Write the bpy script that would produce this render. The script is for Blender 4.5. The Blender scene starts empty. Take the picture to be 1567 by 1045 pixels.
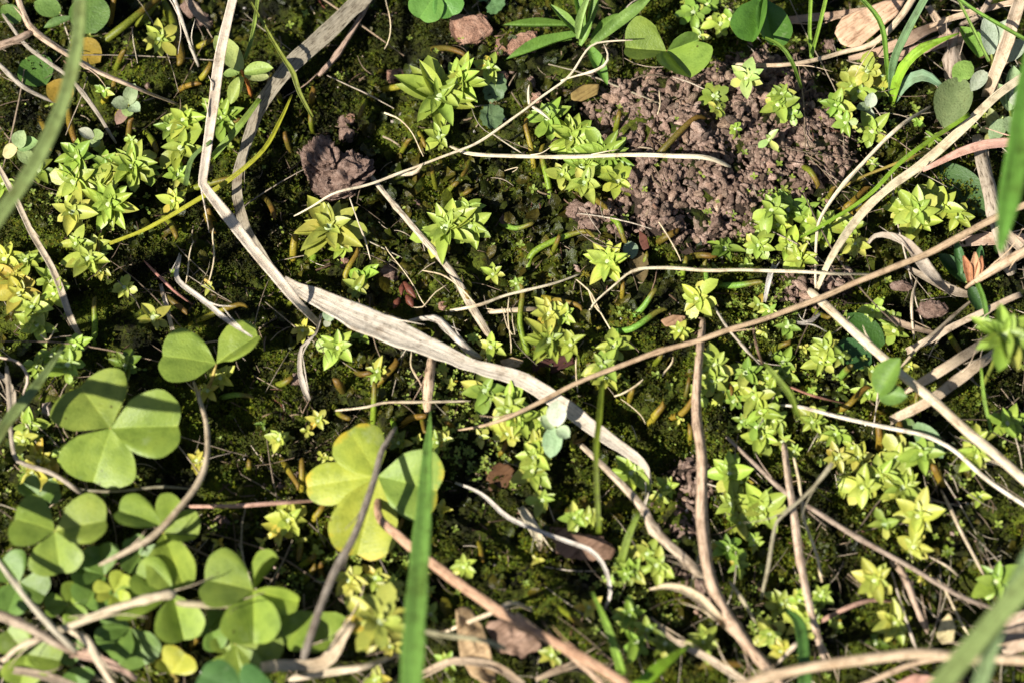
import bpy, bmesh, math, random
import numpy as np
from mathutils import Vector, Matrix, Quaternion

# ------------------------------------------------------------------ camera, sky, sun, exposure
# one Blender unit is one centimetre (a patch of ground about 16 cm wide)
SC = bpy.context.scene
SC.unit_settings.scale_length = 0.01
TILT = math.radians(22.0)
DIST, WIDE = 42.0, 16.0
LENS = 36.0 * DIST / WIDE
PX = WIDE / 1567.0
cam_data = bpy.data.cameras.new('camera')
cam = bpy.data.objects.new('camera', cam_data)
SC.collection.objects.link(cam)
CAM = Vector((0, -DIST * math.sin(TILT), DIST * math.cos(TILT)))
cam.location = CAM
cam.rotation_euler = (TILT, 0, 0)
cam_data.sensor_width = 36.0
cam_data.sensor_fit = 'HORIZONTAL'
cam_data.lens = LENS
cam_data.clip_start = 0.5
cam_data.clip_end = 5000
cam_data.dof.use_dof = True
cam_data.dof.focus_distance = DIST + 0.55
cam_data.dof.aperture_fstop = LENS * 1e-3 / (2 * 0.38)
SC.camera = cam

SUN_ELEV, SUN_AZ = math.radians(43), (-0.80, -0.60)      # light comes from the lower left of the picture
SUN_DIR = Vector((SUN_AZ[0] * math.cos(SUN_ELEV), SUN_AZ[1] * math.cos(SUN_ELEV), math.sin(SUN_ELEV))).normalized()
world = bpy.data.worlds.new('World'); SC.world = world; world.use_nodes = True
wn = world.node_tree.nodes; wl = world.node_tree.links
sky = wn.new('ShaderNodeTexSky'); sky.sky_type = 'NISHITA'; sky.sun_disc = False
sky.sun_elevation = SUN_ELEV; sky.sun_rotation = math.atan2(SUN_AZ[0], SUN_AZ[1])
wl.new(sky.outputs['Color'], wn['Background'].inputs['Color'])
wn['Background'].inputs['Strength'].default_value = 0.05
sun_data = bpy.data.lights.new('sun', 'SUN'); sun_data.energy = 5.0; sun_data.angle = math.radians(0.53)
sun_data.color = (1.0, 0.965, 0.90)
sun = bpy.data.objects.new('sun', sun_data); SC.collection.objects.link(sun)
sun.location = SUN_DIR * 60
sun.rotation_euler = SUN_DIR.to_track_quat('Z', 'Y').to_euler()
SC.view_settings.view_transform = 'Standard'; SC.view_settings.look = 'None'
SC.view_settings.exposure = 0.90; SC.view_settings.gamma = 1.0
SC.view_settings.use_curve_mapping = False
SC.render.engine = 'CYCLES'
SC.cycles.use_denoising = True
SC.cycles.max_bounces = 6; SC.cycles.diffuse_bounces = 3; SC.cycles.transmission_bounces = 4

# ------------------------------------------------------------------ helpers
rng = random.Random(7)
nrg = np.random.RandomState(11)

def _hash(ix, iy, seed):
    n = (ix.astype(np.int64) * 374761393 + iy.astype(np.int64) * 668265263 + seed * 1274126177) & 0x7fffffff
    n = ((n ^ (n >> 13)) * 1103515245 + 12345) & 0x7fffffff
    n = (n ^ (n >> 16)) & 0xffff
    return n / 65535.0

def vnoise(x, y, seed=0):
    x = np.asarray(x, float); y = np.asarray(y, float)
    ix = np.floor(x).astype(np.int64); iy = np.floor(y).astype(np.int64)
    fx = x - ix; fy = y - iy
    fx = fx * fx * (3 - 2 * fx); fy = fy * fy * (3 - 2 * fy)
    a = _hash(ix, iy, seed); b = _hash(ix + 1, iy, seed); c = _hash(ix, iy + 1, seed); d = _hash(ix + 1, iy + 1, seed)
    return (a * (1 - fx) + b * fx) * (1 - fy) + (c * (1 - fx) + d * fx) * fy - 0.5

def fbm(x, y, seed=0, octaves=4):
    s = 0.0; a = 1.0; f = 1.0
    for o in range(octaves):
        s = s + a * vnoise(x * f, y * f, seed + o * 17); a *= 0.5; f *= 2.03
    return s

def on_plane(px, py, z):
    """the point at height z that the photograph shows at (px, py)"""
    d = Vector(((px - 783.5) / 1567.0 * 36.0 / LENS, -(py - 522.5) / 1567.0 * 36.0 / LENS, -1.0))
    d = Matrix.Rotation(TILT, 3, 'X') @ d
    t = (z - CAM.z) / d.z
    return CAM + d * t

def poly_world(pts, z=0.0):
    return np.array([[*on_plane(x, y, z)[:2]] for x, y in pts])

def inside_dist(x, y, poly):
    """signed distance to a polygon, positive inside"""
    x = np.asarray(x, float); y = np.asarray(y, float)
    inside = np.zeros(x.shape, bool); dmin = np.full(x.shape, 1e9)
    n = len(poly)
    for i in range(n):
        x1, y1 = poly[i]; x2, y2 = poly[(i + 1) % n]
        c = ((y1 > y) != (y2 > y)) & (x < (x2 - x1) * (y - y1) / (y2 - y1 + 1e-12) + x1)
        inside ^= c
        dx, dy = x2 - x1, y2 - y1
        t = np.clip(((x - x1) * dx + (y - y1) * dy) / (dx * dx + dy * dy), 0, 1)
        dmin = np.minimum(dmin, np.hypot(x - x1 - t * dx, y - y1 - t * dy))
    return np.where(inside, dmin, -dmin)

HEAP_PX = [(885, 175), (935, 135), (990, 112), (1060, 135), (1100, 105), (1150, 80), (1190, 95), (1240, 105), (1268, 150), (1300, 200),
           (1318, 255), (1290, 300), (1205, 320), (1180, 355), (1095, 378), (1010, 380), (960, 352), (905, 388), (885, 335), (940, 318),
           (945, 260), (915, 215)]
HEAP = poly_world(HEAP_PX)
CASTS_PX = [[(1015, 720), (1050, 695), (1085, 720), (1082, 800), (1050, 850), (1015, 815)],
            [(1030, 860), (1075, 850), (1110, 880), (1085, 925), (1040, 905)],
            [(1200, 420), (1250, 412), (1300, 420), (1290, 455), (1230, 470), (1198, 450)]]
CASTS = [poly_world(p) for p in CASTS_PX]

def mound(x, y):
    d = inside_dist(x, y, HEAP)
    m = 0.58 * np.clip((d + 0.15) / 0.9, 0, 1) ** 0.8
    for c in CASTS:
        m = np.maximum(m, 0.22 * np.clip((inside_dist(x, y, c) + 0.05) / 0.3, 0, 1))
    return m

def ground(x, y):
    x = np.asarray(x, float); y = np.asarray(y, float)
    g = 0.34 * fbm(x * 0.45, y * 0.45, 3, 3) + 0.24 * fbm(x * 2.1, y * 2.1, 9, 3)
    near = np.clip(1.4 - np.hypot(x, y) / 30.0, 0.1, 1)
    return g * near

GX0, GY0, GS = -13.0, -10.0, 0.05
_gx, _gy = np.meshgrid(np.arange(GX0, 13.0, GS), np.arange(GY0, 11.0, GS))
_mound = mound(_gx, _gy).tolist(); _height = (ground(_gx, _gy) + np.array(_mound)).tolist()
NXG, NYG = len(_mound[0]), len(_mound)

def _look(grid, x, y):
    u = min(max((x - GX0) / GS, 0), NXG - 1.001); v = min(max((y - GY0) / GS, 0), NYG - 1.001)
    i, j = int(u), int(v); u -= i; v -= j
    a, b = grid[j], grid[j + 1]
    return (a[i] * (1 - u) + a[i + 1] * u) * (1 - v) + (b[i] * (1 - u) + b[i + 1] * u) * v

def zg(x, y): return _look(_height, x, y)
def md(x, y): return _look(_mound, x, y)

def vn1(x, y, seed=0):
    def hs(ix, iy):
        n = (ix * 374761393 + iy * 668265263 + seed * 1274126177) & 0x7fffffff
        n = ((n ^ (n >> 13)) * 1103515245 + 12345) & 0x7fffffff
        return ((n ^ (n >> 16)) & 0xffff) / 65535.0
    ix, iy = math.floor(x), math.floor(y); fx, fy = x - ix, y - iy
    fx = fx * fx * (3 - 2 * fx); fy = fy * fy * (3 - 2 * fy)
    return (hs(ix, iy) * (1 - fx) + hs(ix + 1, iy) * fx) * (1 - fy) + (hs(ix, iy + 1) * (1 - fx) + hs(ix + 1, iy + 1) * fx) * fy - 0.5

def fb1(x, y, seed=0, octaves=4):
    s = 0.0; a = 1.0; f = 1.0
    for o in range(octaves):
        s += a * vn1(x * f, y * f, seed + o * 17); a *= 0.5; f *= 2.03
    return s

def P(px, py, h):
    p = on_plane(px, py, h)
    m = md(p.x, p.y)
    return on_plane(px, py, h + m)

def G(px, py, h=0.0):
    """a point h above the real ground surface"""
    p = on_plane(px, py, h)
    for _ in range(4):
        p = on_plane(px, py, zg(p.x, p.y) + h)
    return p

def lin(c):
    c = c / 255.0
    return c / 12.92 if c <= 0.04045 else ((c + 0.055) / 1.055) ** 2.4

def S(r, g, b, k=0.62):
    """surface colour of something that reads (r, g, b) in full sun"""
    return (lin(r) * k, lin(g) * k, lin(b) * k, 1.0)

def jit(c, a, r=rng):
    f = 1 + r.uniform(-a, a)
    return tuple(max(0.0, min(0.9, v * f * (1 + r.uniform(-a, a) * 0.5))) for v in c[:3]) + (1.0,)

def mesh_from(name, verts, faces, uvs=None, smooth=True):
    me = bpy.data.meshes.new(name)
    me.from_pydata([tuple(v) for v in verts], [], faces)
    if uvs is not None:
        ul = me.uv_layers.new(name='UVMap')
        li = np.empty(len(me.loops), np.int32); me.loops.foreach_get('vertex_index', li)
        ul.data.foreach_set('uv', np.asarray(uvs, np.float32)[li].ravel())
    if smooth:
        me.polygons.foreach_set('use_smooth', np.ones(len(me.polygons), bool))
    me.update()
    return me

def fast_mesh(name, verts, tris, smooth=False):
    me = bpy.data.meshes.new(name)
    nv, nt = len(verts), len(tris)
    me.vertices.add(nv); me.vertices.foreach_set('co', np.asarray(verts, np.float32).ravel())
    me.loops.add(nt * 3); me.loops.foreach_set('vertex_index', np.asarray(tris, np.int32).ravel())
    me.polygons.add(nt)
    me.polygons.foreach_set('loop_start', np.arange(0, nt * 3, 3, dtype=np.int32))
    me.polygons.foreach_set('use_smooth', np.full(nt, smooth))
    me.update(calc_edges=True); me.validate()
    return me

def link(name, data, mat=None, parent=None, color=None):
    o = bpy.data.objects.new(name, data)
    SC.collection.objects.link(o)
    if mat is not None and data is not None and len(data.materials) == 0:
        data.materials.append(mat)
    if parent is not None:
        o.parent = parent
    if color is not None:
        o.color = color
    return o

def tag(o, label=None, cat=None, group=None, kind=None):
    if label: o['label'] = label
    if cat: o['category'] = cat
    if group: o['group'] = group
    if kind: o['kind'] = kind
    return o

def empty(name, loc):
    o = bpy.data.objects.new(name, None)
    o.empty_display_size = 0.1
    SC.collection.objects.link(o); o.location = loc
    return o

# ------------------------------------------------------------------ materials
def new_mat(name):
    m = bpy.data.materials.new(name); m.use_nodes = True
    nt = m.node_tree
    return m, nt, nt.nodes, nt.links, nt.nodes['Principled BSDF'], nt.nodes['Material Output']

def tex_coord(n, l, kind='Object', scale=(1, 1, 1)):
    tc = n.new('ShaderNodeTexCoord'); mp = n.new('ShaderNodeMapping')
    mp.inputs['Scale'].default_value = scale
    l.new(tc.outputs[kind], mp.inputs['Vector'])
    return mp.outputs['Vector']

def noise(n, l, vec, scale, detail=3, rough=0.55):
    t = n.new('ShaderNodeTexNoise'); t.inputs['Scale'].default_value = scale
    t.inputs['Detail'].default_value = detail; t.inputs['Roughness'].default_value = rough
    l.new(vec, t.inputs['Vector'])
    return t

def ramp(n, l, fac, stops):
    r = n.new('ShaderNodeValToRGB')
    el = r.color_ramp.elements
    while len(el) < len(stops): el.new(0.5)
    for e, (p, c) in zip(el, stops):
        e.position = p; e.color = c if len(c) == 4 else (*c, 1)
    l.new(fac, r.inputs['Fac'])
    return r.outputs['Color']

def mix(n, l, a, b, fac, mode='MIX'):
    m = n.new('ShaderNodeMix'); m.data_type = 'RGBA'; m.blend_type = mode
    for sock, v in ((m.inputs['Factor'], fac), (m.inputs['A'], a), (m.inputs['B'], b)):
        pass
    ins = [s for s in m.inputs if s.enabled]
    for s, v in zip(ins, (fac, a, b)):
        if hasattr(v, 'links') or isinstance(v, bpy.types.NodeSocket): l.new(v, s)
        else: s.default_value = v
    return [s for s in m.outputs if s.enabled][0]

def bump(n, l, h, strength, dist, bsdf):
    b = n.new('ShaderNodeBump'); b.inputs['Strength'].default_value = strength; b.inputs['Distance'].default_value = dist
    l.new(h, b.inputs['Height']); l.new(b.outputs['Normal'], bsdf.inputs['Normal'])
    return b.outputs['Normal']

def leaf_material(name, rough=0.45, trans=0.28, spots=0.25, vein=0.0, grain=60, bstr=0.25, spec=0.35, tip=None, blem=0.0):
    m, nt, n, l, b, out = new_mat(name)
    oi = n.new('ShaderNodeObjectInfo')
    vec = tex_coord(n, l, 'UV')
    geo = n.new('ShaderNodeNewGeometry')
    a = noise(n, l, geo.outputs['Position'], 4.0, 4)
    g = noise(n, l, geo.outputs['Position'], grain, 2)
    dark = ramp(n, l, a.outputs['Fac'], [(0.3, (0.70, 0.74, 0.66)), (0.5, (1, 1, 1)), (0.72, (1.2, 1.14, 1.1))])
    col = mix(n, l, oi.outputs['Color'], dark, 1.0, 'MULTIPLY')
    gr = ramp(n, l, g.outputs['Fac'], [(0.30, (0.66, 0.64, 0.6)), (0.45, (1, 1, 1)), (0.66, (1.0, 1.0, 1.0)), (0.8, (1.22, 1.2, 1.2))])
    col = mix(n, l, col, gr, spots * 2, 'MULTIPLY')
    if blem > 0:
        vo = n.new('ShaderNodeTexVoronoi'); vo.inputs['Scale'].default_value = 3.2; l.new(geo.outputs['Position'], vo.inputs['Vector'])
        bs = ramp(n, l, vo.outputs['Distance'], [(0.05, (0.32, 0.22, 0.14)), (0.085, (1, 1, 1))])
        col = mix(n, l, col, bs, blem, 'MULTIPLY')
        pb = noise(n, l, geo.outputs['Position'], 1.7, 5, 0.7)
        pf = ramp(n, l, pb.outputs['Fac'], [(0.60, (0, 0, 0)), (0.72, (0.55, 0.55, 0.55))])
        pale = mix(n, l, col, (0.42, 0.48, 0.26, 1), 0.55)
        col = mix(n, l, col, pale, pf)
    if vein > 0:
        sx = n.new('ShaderNodeSeparateXYZ'); l.new(vec, sx.inputs[0])
        ab = n.new('ShaderNodeMath'); ab.operation = 'ABSOLUTE'; 
        sb = n.new('ShaderNodeMath'); sb.operation = 'SUBTRACT'; sb.inputs[1].default_value = 0.5
        l.new(sx.outputs['X'], sb.inputs[0]); l.new(sb.outputs[0], ab.inputs[0])
        mid = ramp(n, l, ab.outputs[0], [(0.0, (1, 1, 1)), (0.035, (0, 0, 0))])
        # side veins rising from the midrib
        ad = n.new('ShaderNodeMath'); ad.operation = 'MULTIPLY_ADD'; ad.inputs[1].default_value = -1.3
        l.new(ab.outputs[0], ad.inputs[0]); l.new(sx.outputs['Y'], ad.inputs[2])
        wv = n.new('ShaderNodeMath'); wv.operation = 'MULTIPLY'; wv.inputs[1].default_value = 52.0; l.new(ad.outputs[0], wv.inputs[0])
        sn = n.new('ShaderNodeMath'); sn.operation = 'SINE'; l.new(wv.outputs[0], sn.inputs[0])
        sv = ramp(n, l, sn.outputs[0], [(0.80, (0, 0, 0)), (1.0, (0.35, 0.35, 0.35))])
        vn = mix(n, l, mid, sv, 0.5, 'ADD')
        vm = n.new('ShaderNodeMath'); vm.operation = 'MULTIPLY'; vm.inputs[1].default_value = vein; l.new(vn, vm.inputs[0])
        lighter = mix(n, l, col, (1.3, 1.25, 1.25, 1), 1.0, 'MULTIPLY')
        col = mix(n, l, col, lighter, vm.outputs[0])
    if tip is not None:
        sy = n.new('ShaderNodeSeparateXYZ'); l.new(vec, sy.inputs[0])
        rd = n.new('ShaderNodeMath'); rd.operation = 'MULTIPLY_ADD'; rd.inputs[1].default_value = 0.5; rd.inputs[2].default_value = -0.25
        l.new(a.outputs['Fac'], rd.inputs[0])
        sm = n.new('ShaderNodeMath'); sm.operation = 'ADD'; l.new(sy.outputs['Y'], sm.inputs[0]); l.new(rd.outputs[0], sm.inputs[1])
        tf = ramp(n, l, sm.outputs[0], [(tip[1], (0, 0, 0)), (tip[2], (1, 1, 1))])
        col = mix(n, l, col, tip[0], tf)
    l.new(col, b.inputs['Base Color'])
    b.inputs['Roughness'].default_value = rough
    b.inputs['Specular IOR Level'].default_value = spec
    nb = bump(n, l, g.outputs['Fac'], bstr, 0.02, b)
    tr = n.new('ShaderNodeBsdfTranslucent')
    tc = mix(n, l, col, (1.25, 1.2, 0.55, 1), 1.0, 'MULTIPLY'); l.new(tc, tr.inputs['Color'])
    mx = n.new('ShaderNodeMixShader'); mx.inputs[0].default_value = trans
    l.new(b.outputs[0], mx.inputs[1]); l.new(tr.outputs[0], mx.inputs[2]); l.new(mx.outputs[0], out.inputs['Surface'])
    return m

def straw_material(name, streak=(2.2, 34.0), dark=0.5, rough=0.6, spots=True, trans=0.0):
    m, nt, n, l, b, out = new_mat(name)
    oi = n.new('ShaderNodeObjectInfo')
    uv = tex_coord(n, l, 'UV', (streak[0], streak[1], 1))
    geo = n.new('ShaderNodeNewGeometry')
    st = noise(n, l, uv, 1.0, 4, 0.6)
    c1 = ramp(n, l, st.outputs['Fac'], [(0.36, (dark * .8, dark * 0.7, dark * 0.6)), (0.44, (0.9, 0.88, 0.85)), (0.68, (1.18, 1.18, 1.2))])
    col = mix(n, l, oi.outputs['Color'], (1.45, 1.45, 1.43, 1), 1.0, 'MULTIPLY')
    col = mix(n, l, col, c1, 1.0, 'MULTIPLY')
    bl = noise(n, l, geo.outputs['Position'], 1.6, 3)
    c2 = ramp(n, l, bl.outputs['Fac'], [(0.28, (0.66, 0.58, 0.52)), (0.45, (1, 1, 1)), (0.8, (1.08, 1.08, 1.1))])
    col = mix(n, l, col, c2, 0.8, 'MULTIPLY')
    mo = noise(n, l, geo.outputs['Position'], 7.0, 4, 0.7)
    c4 = ramp(n, l, mo.outputs['Fac'], [(0.34, (0.5, 0.46, 0.43)), (0.47, (0.95, 0.95, 0.95)), (0.62, (1.1, 1.1, 1.12))])
    col = mix(n, l, col, c4, 0.75, 'MULTIPLY')
    if spots:
        uv2 = tex_coord(n, l, 'UV', (16, 26, 1))
        sp = noise(n, l, uv2, 1.0, 2, 0.5)
        c3 = ramp(n, l, sp.outputs['Fac'], [(0.29, (0.22, 0.17, 0.13)), (0.36, (1, 1, 1))])
        col = mix(n, l, col, c3, 0.8, 'MULTIPLY')
    l.new(col, b.inputs['Base Color'])
    b.inputs['Roughness'].default_value = rough; b.inputs['Specular IOR Level'].default_value = 0.3
    bump(n, l, st.outputs['Fac'], 0.6, 0.025, b)
    if trans:
        tr = n.new('ShaderNodeBsdfTranslucent'); l.new(col, tr.inputs['Color'])
        mx = n.new('ShaderNodeMixShader'); mx.inputs[0].default_value = trans
        l.new(b.outputs[0], mx.inputs[1]); l.new(tr.outputs[0], mx.inputs[2]); l.new(mx.outputs[0], out.inputs['Surface'])
    return m

def soil_material(name, c0, c1, c2, scale=9.0, island=False, objcol=False, bstr=0.9, spec=0.2):
    m, nt, n, l, b, out = new_mat(name)
    geo = n.new('ShaderNodeNewGeometry')
    a = noise(n, l, geo.outputs['Position'], scale, 6, 0.68)
    f = noise(n, l, geo.outputs['Position'], scale * 6, 3, 0.65)
    col = ramp(n, l, a.outputs['Fac'], [(0.3, c0), (0.5, c1), (0.72, c2)])
    gr = ramp(n, l, f.outputs['Fac'], [(0.3, (0.55, 0.52, 0.5)), (0.5, (1, 1, 1)), (0.72, (1.25, 1.25, 1.28))])
    col = mix(n, l, col, gr, 0.8, 'MULTIPLY')
    if island:
        ri = ramp(n, l, geo.outputs['Random Per Island'], [(0.0, (0.6, 0.58, 0.56)), (0.5, (1, 1, 1)), (1.0, (1.15, 1.12, 1.15))])
        col = mix(n, l, col, ri, 1.0, 'MULTIPLY')
    if objcol:
        oi = n.new('ShaderNodeObjectInfo')
        col = mix(n, l, col, oi.outputs['Color'], 1.0, 'MULTIPLY')
    l.new(col, b.inputs['Base Color'])
    b.inputs['Roughness'].default_value = 0.9; b.inputs['Specular IOR Level'].default_value = spec
    sm = n.new('ShaderNodeMath'); sm.operation = 'MULTIPLY_ADD'; sm.inputs[1].default_value = 0.5
    l.new(f.outputs['Fac'], sm.inputs[0]); l.new(a.outputs['Fac'], sm.inputs[2])
    bump(n, l, sm.outputs[0], bstr, 0.09, b)
    return m

def moss_material(name, cols, zones, rough=0.4, trans=0.25, spec=0.4, zscale=0.55):
    """colour from each tiny leaf's own number, blended with broad zones on the ground"""
    m, nt, n, l, b, out = new_mat(name)
    geo = n.new('ShaderNodeNewGeometry')
    r = ramp(n, l, geo.outputs['Random Per Island'], [(i / (len(cols) - 1), c) for i, c in enumerate(cols)])
    z = noise(n, l, geo.outputs['Position'], zscale, 5, 0.65)
    zc = ramp(n, l, z.outputs['Fac'], zones)
    col = mix(n, l, r, zc, 1.0, 'MULTIPLY')
    f = noise(n, l, geo.outputs['Position'], 26.0, 3, 0.65)
    fc = ramp(n, l, f.outputs['Fac'], [(0.32, (0.45, 0.43, 0.4)), (0.5, (1, 1, 1)), (0.7, (1.45, 1.45, 1.3))])
    col = mix(n, l, col, fc, 0.8, 'MULTIPLY')
    bump(n, l, f.outputs['Fac'], 0.6, 0.03, b)
    l.new(col, b.inputs['Base Color'])
    b.inputs['Roughness'].default_value = rough; b.inputs['Specular IOR Level'].default_value = spec
    tr = n.new('ShaderNodeBsdfTranslucent'); l.new(col, tr.inputs['Color'])
    mx = n.new('ShaderNodeMixShader'); mx.inputs[0].default_value = trans
    l.new(b.outputs[0], mx.inputs[1]); l.new(tr.outputs[0], mx.inputs[2]); l.new(mx.outputs[0], out.inputs['Surface'])
    return m

def mossy_ground(name):
    """damp soil grown over with a felt of algae and moss"""
    m, nt, n, l, b, out = new_mat(name)
    geo = n.new('ShaderNodeNewGeometry'); pos = geo.outputs['Position']
    z = noise(n, l, pos, 0.95, 5, 0.65); a = noise(n, l, pos, 3.2, 5, 0.6); f = noise(n, l, pos, 22.0, 4, 0.7)
    col = ramp(n, l, a.outputs['Fac'], [(0.30, (0.007, 0.006, 0.003)), (0.43, (0.032, 0.036, 0.005)), (0.52, (0.056, 0.070, 0.007)), (0.62, (0.044, 0.062, 0.008)), (0.75, (0.088, 0.070, 0.013))])
    zc = ramp(n, l, z.outputs['Fac'], [(0.38, (0.10, 0.09, 0.08)), (0.48, (0.65, 0.62, 0.55)), (0.60, (1.5, 1.5, 1.0)), (0.7, (1.3, 1.0, 0.9))])  # darkest zone also puts the shade of the gaps into the soil colour
    col = mix(n, l, col, zc, 1.0, 'MULTIPLY')
    fc = ramp(n, l, f.outputs['Fac'], [(0.32, (0.35, 0.33, 0.3)), (0.5, (1, 1, 1)), (0.7, (1.6, 1.6, 1.4))])
    col = mix(n, l, col, fc, 0.9, 'MULTIPLY')
    l.new(col, b.inputs['Base Color']); b.inputs['Roughness'].default_value = 0.75; b.inputs['Specular IOR Level'].default_value = 0.15
    sm = n.new('ShaderNodeMath'); sm.operation = 'MULTIPLY_ADD'; sm.inputs[1].default_value = 0.35
    l.new(f.outputs['Fac'], sm.inputs[0]); l.new(a.outputs['Fac'], sm.inputs[2])
    bump(n, l, sm.outputs[0], 1.0, 0.12, b)
    return m

def horn_material(name):
    """fleshy shoot: green below, ochre towards the tip"""
    m, nt, n, l, b, out = new_mat(name)
    oi = n.new('ShaderNodeObjectInfo')
    uv = tex_coord(n, l, 'UV')
    sx = n.new('ShaderNodeSeparateXYZ'); l.new(uv, sx.inputs[0])
    geo = n.new('ShaderNodeNewGeometry')
    a = noise(n, l, geo.outputs['Position'], 7.0, 3)
    ad = n.new('ShaderNodeMath'); ad.operation = 'MULTIPLY_ADD'; ad.inputs[1].default_value = 0.5
    l.new(a.outputs['Fac'], ad.inputs[0]); l.new(sx.outputs['Z'] if False else sx.outputs['X'], ad.inputs[2])
    tipc = mix(n, l, oi.outputs['Color'], (0.17, 0.085, 0.014, 1), 0.8)
    tf = ramp(n, l, ad.outputs[0], [(0.80, (0, 0, 0)), (1.0, (0.9, 0.9, 0.9))])
    col = mix(n, l, oi.outputs['Color'], tipc, tf)
    sp = noise(n, l, geo.outputs['Position'], 45.0, 2)
    c3 = ramp(n, l, sp.outputs['Fac'], [(0.35, (0.6, 0.6, 0.5)), (0.5, (1, 1, 1)), (0.7, (1.35, 1.3, 1.2))])
    col = mix(n, l, col, c3, 1.0, 'MULTIPLY')
    l.new(col, b.inputs['Base Color'])
    b.inputs['Roughness'].default_value = 0.5; b.inputs['Specular IOR Level'].default_value = 0.4
    bump(n, l, sp.outputs['Fac'], 0.25, 0.02, b)
    tr = n.new('ShaderNodeBsdfTranslucent'); l.new(col, tr.inputs['Color'])
    mx = n.new('ShaderNodeMixShader'); mx.inputs[0].default_value = 0.25
    l.new(b.outputs[0], mx.inputs[1]); l.new(tr.outputs[0], mx.inputs[2]); l.new(mx.outputs[0], out.inputs['Surface'])
    return m

M = {}
M['rosette'] = leaf_material('rosette_leaf', rough=0.42, trans=0.22, spots=0.22, grain=34, bstr=0.22, spec=0.4)
M['clover'] = leaf_material('clover_leaf', rough=0.48, trans=0.2, spots=0.26, vein=0.75, grain=30, bstr=0.4, spec=0.4, blem=0.9)
M['clover_old'] = leaf_material('clover_leaf_ageing', rough=0.48, trans=0.2, spots=0.24, vein=0.5, grain=30, bstr=0.4, spec=0.4, blem=0.8,
                                tip=((0.55, 0.40, 0.03, 1), 0.86, 1.04))
M['leaf'] = leaf_material('hairy_leaf', rough=0.5, trans=0.2, spots=0.4, vein=0.45, grain=26, bstr=0.5, spec=0.35)
M['felt'] = leaf_material('felted_leaf', rough=0.85, trans=0.15, spots=0.45, vein=0.15, grain=30, bstr=0.7, spec=0.1)
M['blade'] = straw_material('grass_blade', streak=(0.8, 26.0), dark=0.62, rough=0.4, spots=False, trans=0.25)
M['straw'] = straw_material('dry_straw', streak=(2.4, 22.0))
M['deadleaf'] = straw_material('dead_leaf', streak=(1.6, 44.0), dark=0.62, rough=0.7, trans=0.08)
M['bark'] = straw_material('weathered_stem', streak=(5.0, 18.0), dark=0.28, rough=0.75)
M['thread'] = straw_material('root_thread', streak=(4.0, 4.0), dark=0.7, spots=False)
M['horn'] = horn_material('fleshy_shoot')
M['cast'] = soil_material('worm_cast', (0.09, 0.056, 0.040), (0.30, 0.20, 0.145), (0.52, 0.385, 0.295), 8.0, objcol=True, bstr=1.0)
M['cast_many'] = soil_material('worm_cast_mass', (0.09, 0.056, 0.040), (0.30, 0.20, 0.145), (0.52, 0.385, 0.295), 8.0, island=True, bstr=1.0)
M['bed'] = soil_material('cast_soil_bed', (0.014, 0.009, 0.006), (0.045, 0.029, 0.02), (0.10, 0.067, 0.046), 8.0, bstr=1.0)
M['clod'] = soil_material('soil_clod', (0.10, 0.058, 0.042), (0.27, 0.175, 0.13), (0.42, 0.30, 0.235), 9.0, bstr=1.0)
M['brick'] = soil_material('red_chip', (0.16, 0.075, 0.045), (0.34, 0.19, 0.125), (0.47, 0.30, 0.21), 6.0)
M['ground'] = mossy_ground('mossy_wet_soil')
M['moss'] = moss_material('moss_leaf', [(0.028, 0.044, 0.004), (0.052, 0.072, 0.006), (0.074, 0.094, 0.008), (0.092, 0.098, 0.008), (0.072, 0.064, 0.008), (0.040, 0.056, 0.005)],
                          [(0.38, (0.07, 0.07, 0.06)), (0.46, (0.5, 0.48, 0.4)), (0.53, (1.1, 1.15, 0.9)), (0.62, (2.0, 2.05, 1.3)), (0.70, (1.4, 1.1, 0.9))], rough=0.6, trans=0.3, spec=0.15, zscale=0.95)  # lowest zone stop paints near-black shade into the gaps of the moss
M['thallus'] = moss_material('thallus_lobe', [(0.030, 0.040, 0.005), (0.062, 0.066, 0.008), (0.045, 0.058, 0.009), (0.095, 0.080, 0.012), (0.075, 0.055, 0.010), (0.050, 0.052, 0.006)],
                             [(0.36, (0.25, 0.27, 0.24)), (0.5, (0.9, 0.98, 0.9)), (0.66, (1.6, 1.55, 1.0))], rough=0.34, trans=0.35, spec=0.35, zscale=0.95)
M['yellow_moss'] = moss_material('yellow_moss_leaf', [(0.10, 0.085, 0.006), (0.2, 0.17, 0.012), (0.26, 0.2, 0.02)], [(0.3, (0.8, 0.8, 0.8)), (0.6, (1.1, 1.1, 1))], rough=0.5)
M['litter'] = moss_material('plant_litter', [(0.03, 0.018, 0.01), (0.10, 0.06, 0.035), (0.25, 0.18, 0.11), (0.05, 0.03, 0.02), (0.38, 0.3, 0.2), (0.12, 0.04, 0.025)],
                            [(0.3, (0.6, 0.6, 0.6)), (0.6, (1, 1, 1))], rough=0.75, trans=0.0, spec=0.2)
M['fibre'] = moss_material('dry_fibre', [(0.42, 0.34, 0.24), (0.16, 0.11, 0.07), (0.5, 0.42, 0.32), (0.28, 0.2, 0.13), (0.10, 0.07, 0.045), (0.34, 0.29, 0.2)],
                           [(0.3, (0.8, 0.8, 0.8)), (0.6, (1, 1, 1))], rough=0.6, trans=0.0, spec=0.25)
M['grain'] = moss_material('sand_grain', [(0.5, 0.42, 0.36), (0.16, 0.1, 0.07), (0.3, 0.2, 0.15), (0.08, 0.05, 0.04), (0.7, 0.66, 0.62)],
                           [(0.3, (0.8, 0.8, 0.8)), (0.6, (1, 1, 1))], rough=0.35, trans=0.1, spec=0.5)
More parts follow.
